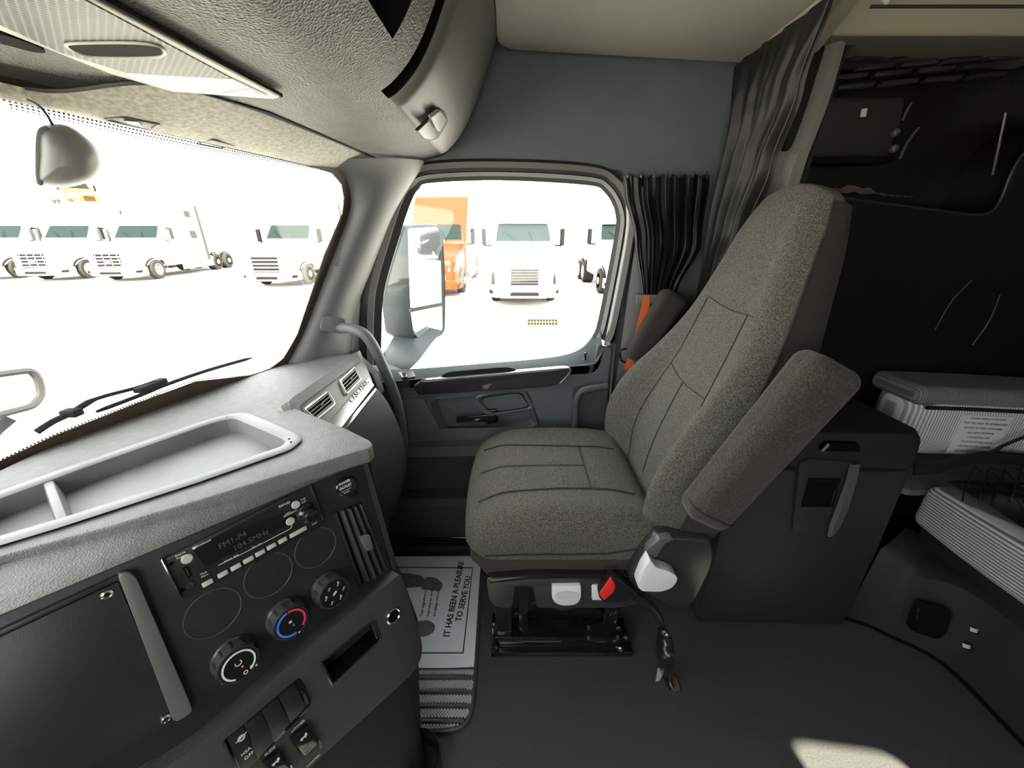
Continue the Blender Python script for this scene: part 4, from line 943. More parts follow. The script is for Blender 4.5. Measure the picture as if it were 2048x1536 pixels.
# ---- orange seat belt and its guide
sb = thing('seat_belt', 'orange seat belt webbing running down beside the tied curtain', 'seat belt', onY(1250, 720, 1.30))
L = smooth_path([onY(u, v, 1.2985) for u, v in ((1288, 590), (1279, 630), (1266, 680), (1248, 740))], 4); R = smooth_path([onY(u, v, 1.2985) for u, v in ((1300, 592), (1296, 640), (1284, 685), (1262, 740))], 4)
obj('webbing', loft([L, R, [p+V((0, .0015, 0)) for p in R], [p+V((0, .0015, 0)) for p in L]], cv=True), M_belt, sb)
obj('belt_guide', tube(smooth_path([onY(u, v, 1.305) for u, v in ((1262, 696), (1243, 700), (1240, 708), (1244, 722), (1258, 726))], 3), .0035, 6), M_gloss, sb)
# ================================================================== curtains
def sheet(rows, t=.002):
    off = V((0, t, 0)); return cat(loft(rows))
sc1 = thing('window_curtain', 'short dark vinyl curtain tied back beside the passenger window', 'curtain', V((.46, 1.31, .62)))
def folds(s, n, ph=0): return math.sin(s*n*2*math.pi+ph)+.35*math.sin(s*n*4.3*math.pi+1.3+ph)
top_ = [onY(1238, 362, 1.318), onY(1250, 354, 1.318)]
rows = []
NZ, NS = 36, 90
for i in range(NZ+1):
    t = i/NZ; v = lerp(352, 800, t)
    xl_ = interp([(352, 1246), (380, 1248), (480, 1268), (595, 1284), (612, 1284), (700, 1272), (800, 1262)], v)
    xr_ = interp([(352, 1418), (480, 1404), (595, 1352), (612, 1350), (700, 1352), (800, 1350)], v)
    g = interp([(352, .7), (420, 1), (560, .8), (598, .25), (614, .25), (700, .9), (800, 1)], v)
    row = []
    for j in range(NS+1):
        s = j/NS; u = lerp(xl_, xr_, s+.012*math.sin(s*40+t*3)*g)
        Y = 1.328-.014*g*folds(s, 8, .5*t)+.006*math.sin(t*9+s*20)*g*(1 if t > .1 else .3)
        row.append(onY(u, v+4*math.sin(s*50)*(1 if i == 0 else 0), Y))
    rows.append(row)
obj('cloth', loft(rows), M_vinyl, sc1, sharp=80)
obj('hem', tube([r[2]+V((0, -.002, 0)) for r in rows[:20]], .002, 6), mat('hem_grey', (.11, .105, .1), .45), sc1)
obj('tie_band', loft([[onY(u, v, Y) for u, v in ((1274, 590), (1274, 607))] for u0, Y in ((0, 0),)]+[]) if False else prism(rpoly([onY(u, v, 1.304) for u, v in ((1273, 589), (1330, 590), (1350, 593), (1348, 611), (1330, 608), (1273, 608))], .002, 2), (0, .012, 0)), mat('tie_grey', (.13, .12, .115), .5), sc1, bevel=.003)
for i in range(7):
    u = 1256+i*26; c = onY(u, 352, 1.305)
    obj('hook', tube([c+V((0, 0, .012)), c+V((.003, -.004, .004)), c+V((0, -.006, -.006)), c+V((-.003, -.004, .0))], .0014, 5), M_smoke, sc1)
# long sleeper curtain
sc2 = thing('sleeper_curtain', 'long dark vinyl sleeper curtain falling diagonally from ceiling to behind the seat', 'curtain', V((.65, 1.2, .75)))
rows = []
for i in range(41):
    t = i/40; z = lerp(1.632, .93, t)
    y0 = 1.350; y1 = interp([(.78, 1.26), (1.0, 1.25), (1.1, 1.225), (1.2, 1.185), (1.36, 1.12), (1.5, 1.05), (1.632, .985)], z)
    xm = interp([(.78, .65), (1.0, .65), (1.36, .645), (1.632, .63)], z)
    row = []
    for j in range(71):
        s = j/70
        amp = interp([(.78, .016), (1.3, .020), (1.5, .013), (1.632, .003)], z)
        row.append(V((xm+amp*folds(s, 4.2, .3)+.012*s*sst(1.6, 1.2, z), lerp(y0, y1, s), z)))
    rows.append(row)
obj('cloth', loft(rows), M_vinyl, sc2, sharp=80)
obj('hem', tube([r[-3]+V((-.003, -.002, 0)) for r in rows], .002, 6), mat('hem_dark', (.03, .029, .027), .5), sc2)
obj('curtain_rail', tube([V((.645, 1.35, 1.634)), V((.645, .2, 1.68))], .006, 8), M_beige, sc2)
# ================================================================== sleeper area
cm = thing('sleeper_column', 'pale grey textured column between long curtain and dark sleeper wall', 'column', V((.74, 1.2, .72)))
lf = [onY(u, v, 1.22) for u, v in ((1640, 60), (1625, 110), (1594, 210), (1562, 296), (1530, 312), (1505, 390), (1440, 640))]
rt = [onY(u, v, 1.18) for u, v in ((1695, 60), (1685, 110), (1655, 210), (1622, 296), (1616, 312), (1592, 390), (1520, 640))]
rw = []
for a, b in zip(lf, rt): rw.append([a+V((0, .06, 0)), a, a.lerp(b, .35)+V((0, -.012, 0)), a.lerp(b, .65)+V((0, -.02, 0)), b, b+V((.012, .03, 0)), b+V((.012, .1, 0))])
rw = [list(r) for r in zip(*[smooth_path(c, 3) for c in zip(*rw)])]
obj('cover', loft(rw), M_column, cm, sharp=40)
# dark sleeper side wall with a niche
sw = thing('wall_sleeper', 'dark glossy sleeper side wall with a rounded niche', 'wall', V((1.3, 1.25, .5)), kind=S)
WY = 1.20
wl = [V((.735, WY, .40)), V((2.15, WY, .40)), V((2.15, WY, 1.64)), V((.735, WY, 1.64))]
ni = rpoly([onY(u, v, WY) for u, v in ((1695, 88), (2180, 70), (2150, 230), (2040, 300), (1995, 420), (1960, 432), (1600, 385))], [.02, .05, .05, .08, .05, .04, .03], 5)
obj('panel', slab([wl, ni], (0, .02, 0)), M_wallr, sw)
nib = [p+V((0, .15, 0)) for p in ni]
obj('niche', cat(ringstrip(ni, nib), (nib, [tuple(range(len(nib)))])), M_wallr, sw)
obj('niche_edge', tube(ni, .004, 6, closed=True), mat('niche_edge', (.03, .03, .027), .35), sw)
# bars modelled to imitate a reflection in the niche's top, hinged locker door with a white tag, hinges
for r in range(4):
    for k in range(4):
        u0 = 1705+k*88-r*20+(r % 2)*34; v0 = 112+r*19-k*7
        obj('reflection_bar', prism(rpoly([onY(u, v, 1.26) for u, v in ((u0, v0), (u0+74, v0-7), (u0+70, v0+3), (u0-4, v0+10))], .004, 2), (0, .02, 0)), mat('reflection_dark', (.028, .026, .023), .3), sw, bevel=.002)
ld = obj('locker_door', prism(rpoly([onY(u, v, 1.315) for u, v in ((1640, 196), (1812, 196), (1800, 250), (1775, 312), (1612, 314))], .012, 3), (0, .015, 0)), mat('locker_dark', (.03, .029, .027), .4), sw, bevel=.004)
obj('tag', prism([onY(u, v, 1.313) for u, v in ((1724, 218), (1735, 216), (1732, 233), (1721, 234))], (0, .002, 0)), mat('tag_cream', (.75, .72, .62), .6), ld)
obj('locker_shelf', prism([onY(u, v, 1.25) for u, v in ((1612, 314), (1790, 312), (1786, 324), (1608, 326))], (0, .08, 0)), M_dark, sw)
for u, v in ((1788, 266), (1785, 298)): obj('latch', lathe(onY(u, v, 1.30), (0, -1, 0), [(.010, 0), (.010, .01), (.005, .014)], 12), mat('latch_grey', (.09, .085, .08), .35), sw)
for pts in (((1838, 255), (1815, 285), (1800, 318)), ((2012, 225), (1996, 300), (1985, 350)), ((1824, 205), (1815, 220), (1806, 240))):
    obj('edge_highlight', tube(smooth_path([onY(u, v, 1.24) for u, v in pts], 3), .003, 6), mat('line_grey', (.08, .078, .07), .3), sw)  # grey tubes stand in for highlights along the niche edges
for pts in (((1945, 560), (1905, 600), (1870, 660)), ((2000, 590), (1980, 640), (1945, 690))):
    obj('pressed_line', tube(smooth_path([onY(u, v, WY-.001) for u, v in pts], 3), .002, 6), mat('line_grey', (.08, .078, .07), .3), sw)
# crumpled cloth on the niche sill
cr = []
for j, f in enumerate((0, .35, .7, 1)):
    row = []
    for i in range(13):
        t = i/12; u = lerp(1652, 1825, t); v = lerp(382, 394, t)-14*math.sin(math.pi*min(1, t*1.5))*(1-f)*(1 if t < .66 else .3)
        p = onY(u, v, 1.17+.05*f); p.z += .004*math.sin(i*2.3+j*1.7); row.append(p)
    cr.append(row)
obj('cloth_scrap', loft(cr), mat('scrap_beige', (.30, .24, .17), .9), label='crumpled beige cloth scrap on the niche sill above the headrest', cat='cloth')
# upper shelf in beige
us_ = thing('upper_shelf', 'beige upper shelf running above the dark sleeper wall', 'shelf', V((1.4, 1.2, 1.62)))
pr_ = [(1.16, 1.625), (1.13, 1.618), (1.12, 1.63), (1.115, 1.655), (1.113, 1.662), (1.08, 1.70), (.98, 1.74), (.8, 1.76), (.8, 1.80), (1.36, 1.80), (1.36, 1.625)]
obj('shelf_body', loft([[V((x, y, z-dz)) for y, z in pr_] for x, dz in ((.735, 0), (.75, 0), (2.14, 0))], cu=True, caps=True), M_beige, us_, bevel=.004)
obj('shadow_gap', tube([V((.80, 1.112, 1.664)), V((2.14, 1.112, 1.664))], .004, 5), mat('gap_brown', (.03, .025, .03), .8), us_)
obj('end_trim', prism([V((.70, 1.16, 1.60)), V((.70, 1.06, 1.655)), V((.70, .95, 1.70)), V((.70, .95, 1.76)), V((.70, 1.33, 1.76)), V((.70, 1.33, 1.60))], (.04, 0, 0)), M_beige, us_, bevel=.004)
for k in (0, 1): obj('trim_step', tube([V((.70, 1.15, 1.615+.02*k)), V((.70, 1.055, 1.665+.02*k)), V((.70, .95, 1.715+.02*k))], .002, 5), M_column, us_)
obj('shelf_hook', tube([V((.83, 1.105, 1.668)), V((.815, 1.10, 1.672))], .005, 8), M_white, us_)
# ---- cabinet behind the seat
cb = thing('sleeper_cabinet', 'black plastic cabinet between the seat and the bunk', 'cabinet', V((.85, 1.05, 0)))
obj('body', loft([[V((x0_, .885, z)), V((x1_-.02, .875, z)), V((x1_, .895, z)), V((x1_, 1.19, z)), V((x0_, 1.19, z))] for z, x0_, x1_ in ((0, .61, 1.10), (.30, .61, 1.10), (.595, .61, 1.092))], cu=True, caps=True), M_cabl, cb, bevel=.008)
obj('lid', loft([[V((.625, .88, z)), V((1.045+e, .868, z)), V((1.075+e, .90, z)), V((1.075+e, 1.19, z)), V((.625, 1.19, z))] for z, e in ((.607, .018), (.64, .02), (.69, .012), (.715, -.01))], cu=True, caps=True), M_cab, cb, bevel=.008, seg=3)
def yb(pts, Y): return [onY(u, v, Y) for u, v in pts]
dr = obj('door', prism(rpoly(yb(((1600, 926), (1622, 918), (1722, 926), (1700, 985), (1672, 1068), (1655, 1078), (1585, 1064)), .868), .006, 3), (0, .02, 0)), M_cabl, cb, bevel=.003)
obj('door_pull', loft([[onY(u, v, Y) for u, v, Y in q] for q in (((1700, 928, .862), (1708, 930, .850), (1721, 928, .862)), ((1690, 965, .862), (1698, 968, .850), (1712, 968, .862)), ((1672, 1015, .862), (1682, 1020, .850), (1697, 1018, .862)), ((1658, 1052, .862), (1667, 1058, .850), (1680, 1056, .862)), ((1655, 1072, .864), (1660, 1075, .858), (1666, 1072, .864)))]), mat('pull_grey', (.14, .135, .13), .5), dr)
obj('door_recess', prism(yb(((1618, 957), (1682, 957), (1666, 1014), (1602, 1014)), .866), (0, .004, 0)), M_dark, dr)
obj('recess_frame', tube(yb(((1622, 961), (1676, 961), (1662, 1010), (1607, 1010)), .865), .002, 6, closed=True), M_gloss, dr)
obj('lid_latch', prism(rpoly(yb(((1640, 903), (1655, 886), (1718, 888), (1722, 904)), .858), .005, 3), (0, .012, 0)), M_dark, cb, bevel=.002)
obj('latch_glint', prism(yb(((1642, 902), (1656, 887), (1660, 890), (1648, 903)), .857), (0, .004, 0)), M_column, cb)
# ---- bunk base panel
bp = thing('sleeper_bunk', 'dark plastic bunk base panel with a square pocket and two hooks', 'bunk base', V((1.3, .5, 0)))
lo = [V((1.105, .90, 0)), V((1.16, .875, 0)), V((1.20, .84, 0)), V((1.285, .75, 0)), V((1.285, .55, 0)), V((1.285, .2, 0)), V((1.285, -.7, 0))]
hi = [V((1.12, .90, .30)), V((1.155, .875, .285)), V((1.19, .845, .255)), V((1.265, .775, .27)), V((1.275, .58, .27)), V((1.275, .2, .27)), V((1.275, -.7, .27))]
lo2, hi2 = smooth_path(lo, 4), smooth_path(hi, 4)
obj('face_panel', loft([lo2, [a.lerp(b, .5) for a, b in zip(lo2, hi2)], hi2, [p+V((.03, .01, .012)) for p in hi2], [p+V((.15, .08, .012)) for p in hi2]]), M_cabl, bp, sharp=60)
obj('bunk_frame', prism([V((1.30, .97, .27)), V((2.13, .97, .27)), V((2.13, -.74, .27)), V((1.30, -.74, .27))], (0, 0, .07)), M_cab, bp, bevel=.01)
obj('floor_trim', tube([p+V((-.004, 0, .004)) for p in lo2], .006, 6), M_dark, bp)
FPp = (V((1.283, .65, .12)), V((-1, 0, .04)).normalized()); CPp = (V((1.232, .80, .12)), V((-.72, -.69, .06)).normalized())
def bpx(u, v, off=0): return onP(u, v, (FPp[0]+FPp[1]*off, FPp[1]))
pk = obj('pocket', prism(rpoly([onP(u, v, (CPp[0]+CPp[1]*.02, CPp[1])) for u, v in ((1828, 1199), (1888, 1214), (1900, 1232), (1888, 1268), (1874, 1279), (1822, 1262), (1810, 1245))], .008, 3), V((.006, 0, 0))), M_dark, bp, bevel=.002)
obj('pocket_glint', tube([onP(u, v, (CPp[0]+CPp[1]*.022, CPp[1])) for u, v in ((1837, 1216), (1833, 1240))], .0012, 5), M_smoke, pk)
for u, v in ((1950, 1260), (1935, 1292)):
    h_ = obj('hook', lathe(bpx(u+4, v, .0), FPp[1], [(.013, 0), (.013, .004), (.009, .010), (.006, .012)], 16), M_gloss, bp)
    obj('hook_tip', prism([bpx(u+a, v+b, .014) for a, b in ((-10, -6), (2, -1), (2, 6), (-10, 2))], FPp[1]*-.006), M_wlever, h_)
# ---- mattress with ribbed striped edge
mx = thing('mattress', 'thin bunk mattress with grey and white ribbed striped edge', 'mattress', V((1.6, .1, .345)))
me0 = rbox((.42, .85, .07), .03, (10, 16, 6), 4, lambda p: V((1.665+p.x+ (.012*math.sin(p.y*7) if p.x < 0 else 0), .115+p.y, .42+p.z+.006*math.sin(p.y*5+p.x*9))))
obj('body', me0, M_tick2, mx, sharp=80)
fs_ = []
for i in range(13):
    r = []
    for j in range(15):
        x = lerp(1.29, 2.0, i/12); y = lerp(.955, -.6, j/14); r.append(V((x, y, .508+.006*math.sin(x*23+y*9)+.004*math.sin(y*31))))
    fs_.append(r)
obj('film_sheet', loft(fs_), M_film, label='black plastic film laid over the mattress top', cat='plastic film')
obj('bunk_board', prism([V((1.22, .975, .44)), V((2.13, .975, .44)), V((2.13, 1.185, .455)), V((1.12, 1.185, .455)), V((1.12, 1.06, .445))], (0, 0, .02)), M_bunk, label='grey board behind the mattress under the rolled ticking', cat='board')
# ---- folded ticking cushion with care label
tk = thing('ticking_cushion', 'rolled grey and white striped cushion with a printed white label', 'cushion', V((1.5, 1.08, .55)))
def tkf(p): return V((1.655+p.x, 1.085+p.y-.02*math.sin(p.x*3), .655+p.z-.045*(p.x+.45)-.02*p.x*p.x))
obj('body', rbox((.46, .085, .115), .07, (24, 8, 8), 5, tkf), M_ticking, tk, sharp=80)
def tkt(p): q = tkf(V((p.x, p.y, p.z))); return q
obj('top_panel', rbox((.468, .088, .03), .025, (20, 6, 3), 4, lambda p: tkf(V((p.x, p.y+.006, p.z+.095)))), M_tickg, tk, sharp=80)
obj('piping', tube(smooth_path([tkf(V((x, -.083, .066))) for x in (-.44, -.3, -.1, .1, .3, .44)], 4), .006, 8), M_strap, tk)
lbn = (CP-onY(1905, 815, .998)).normalized()
lf_ = [tkf(V((x, -.0865, z))) for x, z in ((-.33, .05), (-.19, .05), (-.19, -.08), (-.33, -.08))]
lbl = obj('care_label', prism(lf_, (0, -.002, 0)), mat('label_white', (.8, .8, .79), .7), tk)
for k in range(8):
    z = .04-k*.0155
    s_ = ('UNDER PENALTY OF LAW', 'THIS TAG NOT TO BE REMOVED', 'EXCEPT BY THE CONSUMER', 'ALL NEW MATERIAL', 'CONSISTING OF', 'POLYURETHANE FOAM', 'CERTIFICATION IS MADE', 'BY THE MANUFACTURER')[k]
    text(s_, .0085, tkf(V((-.26, -.089, z)))+V((0, -.0008, 0)), tkf(V((-.05, -.0865, z)))-tkf(V((-.20, -.0865, z))), V((0, 0, 1)), M_inkg, lbl, 'lettering', 'CENTER', depth=.0002)
# ---- strap bundle and cargo net
st_ = thing('strap_bundle', 'bundle of black straps lying across the bunk edge', 'straps', V((1.4, .93, .5)))
for k in range(4):
    P_ = smooth_path([onY(u, v+k*5-7, .972) for u, v in ((1828, 938), (1870, 936), (1920, 922), (1970, 914), (2030, 918), (2100, 925))], 4)
    obj('strap', tube(P_, .008, 6, flat=.5), M_strap, st_)
obj('strap', tube(smooth_path([onY(u, v, z) for u, v, z in ((1970, 918, .972), (1990, 900, .975), (2020, 885, .978), (2060, 870, .978))], 4), .007, 6, flat=.5), M_strap, st_)
nt = thing('cargo_net', 'black knotted cargo net spread over the mattress', 'net', V((1.5, .85, .51)))
for k in range(9):
    for sgn in (0, 1):
        pts = []
        for i in range(9):
            t = i/8
            u = 1950+k*32+(t*110 if sgn else -t*25); v = 922+t*68+6*math.sin(i*1.7+k)
            pts.append(onZ(u, v+8, .528+.004*math.sin(i+k)))
        obj('cord', tube(smooth_path(pts, 2), .0016, 5), M_strap, nt)
# ================================================================== overhead console
oc = thing('overhead_console', 'grey grained overhead console with speaker grille and latched locker door', 'console', V((-.25, .3, 1.38)))
XFR = [(.3, -.66), (.45, -.645), (.55, -.62), (.62, -.585), (.68, -.505), (.75, -.445), (1.0, -.402), (1.34, -.372)]
def oprof(Y):
    Ys = Y if Y > .3 else .6-Y
    xf = interp(XFR, Ys); k = sst(.6, 1.25, Ys)
    return smooth_path([V((xf+.012, Y, 1.44)), V((xf, Y, 1.392)), V((xf+.012, Y, 1.386)), V((lerp(xf, -.25, .45), Y, 1.3885)), V((-.27, Y, 1.394+.006*k)), V((-.215, Y, 1.412)), V((-.178, Y, 1.438)), V((-.148, Y, 1.472)), V((-.122, Y, 1.516)), V((-.092, Y, 1.58)), V((-.066, Y, 1.64)), V((-.052, Y, 1.70)), V((-.05, Y, 1.86))], 3)
YS = [-.76, -.5, -.2, -.02, .13, .3, .42, .5, .55, .6, .64, .68, .72, .765, .805, .9, 1.0, 1.1, 1.2, 1.28, 1.36]
vs_, fs_ = loft([oprof(y) for y in YS])
npf = 37; keep = []
for q, f in enumerate(fs_):
    a_, b_ = q//(npf-1), q % (npf-1); y0_, y1_ = YS[a_], YS[a_+1]
    if y0_ >= -.021 and y1_ <= .681 and 19 <= b_ < 30: continue
    if y0_ >= .764 and y1_ <= .806 and b_ >= 15: continue
    keep.append(f)
obj('body', (vs_, keep), M_over, oc, sharp=70)
def open_liner(y0, y1, i0, i1, depth):
    a = [oprof(y0)[i] for i in range(i0, i1+1)]; b = [oprof(y1)[i] for i in range(i0, i1+1)]
    off = V((-depth, 0, 0))
    return cat(loft([a, [p+off for p in a]]), loft([b, [p+off for p in b]]), loft([[p+off for p in a], [p+off for p in b]]), loft([[a[0], a[0]+off], [b[0], b[0]+off]]), loft([[a[-1], a[-1]+off], [b[-1], b[-1]+off]]))
obj('open_cubby', open_liner(-.02, .68, 19, 30, .16), M_dark, oc)
obj('door_gap', open_liner(.765, .805, 15, 36, .05), M_dark, oc)
# locker door with a latch
def od(Y, t, off):
    P = oprof(Y); t = t*3; i = min(len(P)-2, int(t)); f = t-i; p = P[i].lerp(P[i+1], f)
    tg = (P[i+1]-P[i]).normalized(); n = V((tg.z, 0, -tg.x)); return p+n*off
rows = []
for Y, o in ((.808, .0), (.810, .010), (.83, .016), (.9, .018), (1.0, .018), (1.1, .018), (1.2, .018), (1.27, .016), (1.305, .010), (1.312, 0)):
    c = max(0, (Y-1.15)/.16)
    rows.append([od(Y, t+.0*c, o*k) for t, k in ((5.05, 0), (5.1, .7), (5.4, 1), (6, 1), (6.5, 1), (7, 1), (7.5, 1), (8, 1), (8.5, 1), (9, 1), (9.5, 1), (10, 1), (10.6, 1))])
ldr = obj('locker_door', loft(rows), M_overs, oc, sharp=70)
lq = [onY(u, v, 0) if False else None for u, v in ()]
LPn = V((.78, 0, -.62)).normalized(); LPp = od(1.13, 6.6, .019)
def lpx(u, v, off=0): return onP(u, v, (LPp+LPn*off, LPn))
lt = obj('latch', prism(rpoly([lpx(u, v, .003) for u, v in ((832, 262), (880, 218), (892, 226), (896, 242), (876, 278), (860, 282), (846, 278))], .006, 3), LPn*-.004), M_cab, ldr, bevel=.001)
obj('latch_paddle', prism(rpoly([lpx(u, v, .011) for u, v in ((862, 236), (881, 222), (894, 240), (880, 264), (874, 260))], .004, 3), LPn*-.008), mat('latch_pale', (.3, .29, .27), .45), lt, bevel=.002)
obj('latch_bowl', prism(rpoly([lpx(u, v, .005) for u, v in ((836, 262), (858, 242), (874, 262), (876, 272), (862, 280), (848, 276))], .006, 3), LPn*-.004), mat('bowl_grey', (.045, .048, .048), .4), lt, bevel=.001)
# speaker and lamp panel under the console
ZU = 1.380
def uz(pts, z=ZU): return [onZ(u, v, z) for u, v in pts]
bk0 = [V((-.37, .05, ZU)), V((-.50, .05, ZU))]
pnl = obj('speaker_panel', prism(bk0[:1]+uz(((187, 0), (562, 195)))+uz(((548, 199), (344, 184), (219, 148), (0, 62)))+bk0[1:], (0, 0, .008)), mat('panel_frame', (.30, .28, .22), .4), oc, bevel=.002)
obj('speaker_grille', prism([V((-.385, .06, ZU-.001))]+uz(((180, 6), (465, 158), (250, 145), (120, 105), (0, 50)), ZU-.001)+[V((-.48, .06, ZU-.001))], (0, 0, .003)), M_gf, pnl)
obj('map_lamp', prism(smooth_path(uz(((250, 146), (350, 154), (465, 159)), ZU-.0015), 4)+uz(((535, 192),), ZU-.0015)+smooth_path(uz(((449, 189), (344, 178), (250, 147)), ZU-.0015), 4)[:-1], (0, 0, .002)), M_lens, pnl)
obj('lamp_switch', prism(uz(((443, 186), (500, 178), (520, 189), (470, 189)), ZU-.002), (0, 0, .002)), mat('switch_grey', (.25, .24, .22), .4), pnl)
rc = obj('grip_recess', prism(smooth_loop(uz(((136, 92), (170, 88), (270, 89), (315, 96), (322, 108), (300, 112), (200, 112), (160, 104)), ZU-.0022), 4), (0, 0, .003)), M_dark, pnl)
obj('recess_rim', tube(smooth_loop(uz(((132, 90), (170, 86), (272, 86), (320, 94), (328, 109), (300, 115), (198, 115), (156, 106)), ZU-.002), 4), .0014, 6, closed=True), mat('rim_tan', (.42, .39, .3), .35), pnl)
obj('edge_gap', prism(uz(((192, 0), (200, -4), (566, 194), (560, 196)), ZU+.002), (0, 0, .004)), M_dark, pnl)
obj('visor_slot', prism(smooth_loop(uz(((0, 70), (40, 80), (80, 96), (90, 106), (60, 103), (20, 92), (0, 86)), 1.383), 3), (0, 0, .004)), M_dark, oc)
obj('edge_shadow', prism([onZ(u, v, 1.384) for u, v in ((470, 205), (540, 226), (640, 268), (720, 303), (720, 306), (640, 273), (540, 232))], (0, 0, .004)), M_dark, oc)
# felt covered header between console and windshield
A = [ws(u, v, .006) for u, v in ((-160, 148), (60, 203), (240, 246), (400, 282), (560, 317))]+[onY(668, 344, 1.20), onY(772, 336, 1.31)]
B = [ws(-160, 110, .03), ws(60, 166, .03), onZ(300, 166, 1.385), onZ(470, 205, 1.385), onZ(590, 250, 1.385), onZ(690, 291, 1.384), onY(776, 328, 1.325)]
A2, B2 = smooth_path(A, 5), smooth_path(B, 5)
rows = [A2]
for t, d in ((.12, -.006), (.35, -.008), (.65, -.006), (.9, -.003), (1, 0)): rows.append([a.lerp(b, t)+V((0, 0, d)) for a, b in zip(A2, B2)])
fh = obj('felt_header', cat(loft(rows)), M_felt, kind=S, label='olive felt header strip over the windshield', cat='trim')
fh.name = 'trim_5'
obj('felt_edge', tube(B2[4:], .0025, 6), mat('piping_black', (.03, .03, .028), .5), fh)
mrow = [[mir(p) for p in r] for r in rows]
obj('felt_cover', loft(mrow), M_felt, fh)
for q, lb in ((((208, 238), (245, 234), (320, 248), (300, 258), (275, 253)), 'larger visor clip frame on the felt header nearer the camera module'), (((392, 287), (425, 279), (470, 291), (440, 296)), 'smaller visor clip frame on the felt header nearer the passenger door')):
    z_ = 1.352 if q[0][0] < 300 else 1.350
    L_ = [onZ(u, v, z_) for u, v in q]
    vc_ = thing('visor_clip', lb, 'clip', sum(L_, V())/len(L_), 'visor clips on the felt header')
    obj('frame', tube(rpoly(L_, .004, 3), .0016, 6, closed=True), mat('clip_grey', (.06, .058, .05), .5), vc_)
    obj('tongue', prism([L_[0].lerp(L_[2], t)+V((0, 0, .0)) for t in (.35, .6)]+[L_[-1].lerp(L_[2], .2), L_[-1].lerp(L_[0], .15)], (0, 0, .002)), M_blk, vc_)
# ================================================================== outside the cab
GZ = -1.25
obj('ground', bb(-90, 60, -40, 110, GZ-.2, GZ), M_conc, kind=S, label='sunlit pale concrete yard outside the cab', cat='ground')
# own hood, wiper, mirrors
hd = thing('truck_hood', 'white hood of this truck in front of the windshield', 'hood', V((-1.8, .3, -.1)))
rows = []
for x, zt, hw in ((-1.06, .70, .74), (-1.4, .64, .72), (-2.0, .53, .68), (-2.5, .40, .62), (-2.75, .22, .6), (-2.8, -.3, .58)):
    rows.append([V((x, .3+hw*s, zt-.16*abs(s)**3-(.5 if abs(s) > 1 else 0))) for s in (-1.02, -1, -.8, -.4, 0, .4, .8, 1, 1.02)])
obj('hood_skin', loft(rows), M_wpaint, hd, sharp=50)
wpr = thing('wiper', 'black windshield wiper resting along the lower glass', 'wiper', ws(105, 871, -.03))
obj('arm', tube(smooth_path([ws(u, v, -.03) for u, v in ((95, 880), (128, 858), (165, 840), (212, 812), (290, 789), (330, 775))], 4), [.006]*12+[.004]*9, 8), M_tdark, wpr)
obj('blade', tube(smooth_path([ws(u, v, -.018) for u, v in ((205, 832), (300, 795), (345, 776), (430, 746), (515, 721))], 4), [.003]+[.0045]*15+[.0015], 6), M_tdark, wpr)
obj('joint', box(ws(165, 840, -.03), (.03, .02, .015)), M_tdark, wpr, bevel=.003)
obj('blade_link', box(ws(318, 781, -.025), (.02, .07, .012)), M_tdark, wpr, bevel=.003)
hmr = thing('hood_mirror', 'black framed hood mirror beyond the lower left windshield', 'mirror', onY(30, 880, 1.25))
hq = [onX(u, v, -1.62) for u, v in ((-90, 760), (40, 742), (58, 742), (72, 760), (77, 790), (60, 812), (-90, 850))]
hq = rpoly(hq, .02, 4); hc = sum(hq, V())/len(hq)
obj('housing', loft([[hc+(p-hc)*f+V((-d, 0, 0)) for p in hq] for f, d in ((1.0, -.008), (1.06, 0), (1.06, .03), (.7, .08))], cu=True, caps=True), M_rub, hmr, bevel=.004)
obj('glass', prism([hc+(p-hc)*.86+V((.0, 0, 0)) for p in hq], (.011, 0, 0)), M_mirror, hmr)
obj('rim', tube([p+V((.012, 0, 0)) for p in hq], .011, 6, closed=True), M_rub, hmr)
obj('stalk', tube([onX(20, 835, -1.66), onX(-10, 860, -1.68), onX(-30, 885, -1.7)], .02, 8), M_rub, hmr)
# passenger door mirror
dm = thing('door_mirror', 'tall grey door mirror with two panes outside the passenger window', 'mirror', onY(835, 735, 1.72))
MN = V((.80, -.60, -.02)).normalized(); MP = (onY(850, 560, 1.72), MN)
def mp_(u, v, off=0): return onP(u, v, (MP[0]+MN*off, MN))
mo_ = rpoly([mp_(u, v) for u, v in ((813, 458), (822, 450), (870, 449), (883, 458), (889, 560), (888, 660), (880, 672), (840, 684), (828, 678), (820, 600))], .02, 4)
mc = sum(mo_, V())/len(mo_)
hb = V((-.16, .02, 0))
obj('housing', loft([[mc+(p-mc)*f+hb*d for p in mo_] for f, d in ((.96, -.0), (1.0, -.03), (1.02, .03), (1.0, .5), (.9, .85), (.6, 1.0))], cu=True, caps=True), M_mhouse, dm, sharp=50)
obj('pane', prism(rpoly([mp_(u, v, .012) for u, v in ((818, 457), (872, 454), (880, 464), (883, 606), (824, 617))], [.01, .01, .01, .005, .005], 3), MN*-.010), M_mirror, dm, label='tall flat upper mirror pane')
obj('pane', prism(rpoly([mp_(u, v, .014) for u, v in ((825, 624), (884, 612), (885, 660), (876, 668), (840, 678), (832, 672))], [.005, .005, .012, .012, .012, .012], 3), MN*-.012), M_mirror, dm, label='smaller lower mirror pane')
obj('pane_divider', prism([mp_(u, v, .016) for u, v in ((822, 617), (886, 605), (886, 612), (823, 624))], MN*-.016), M_rub, dm)
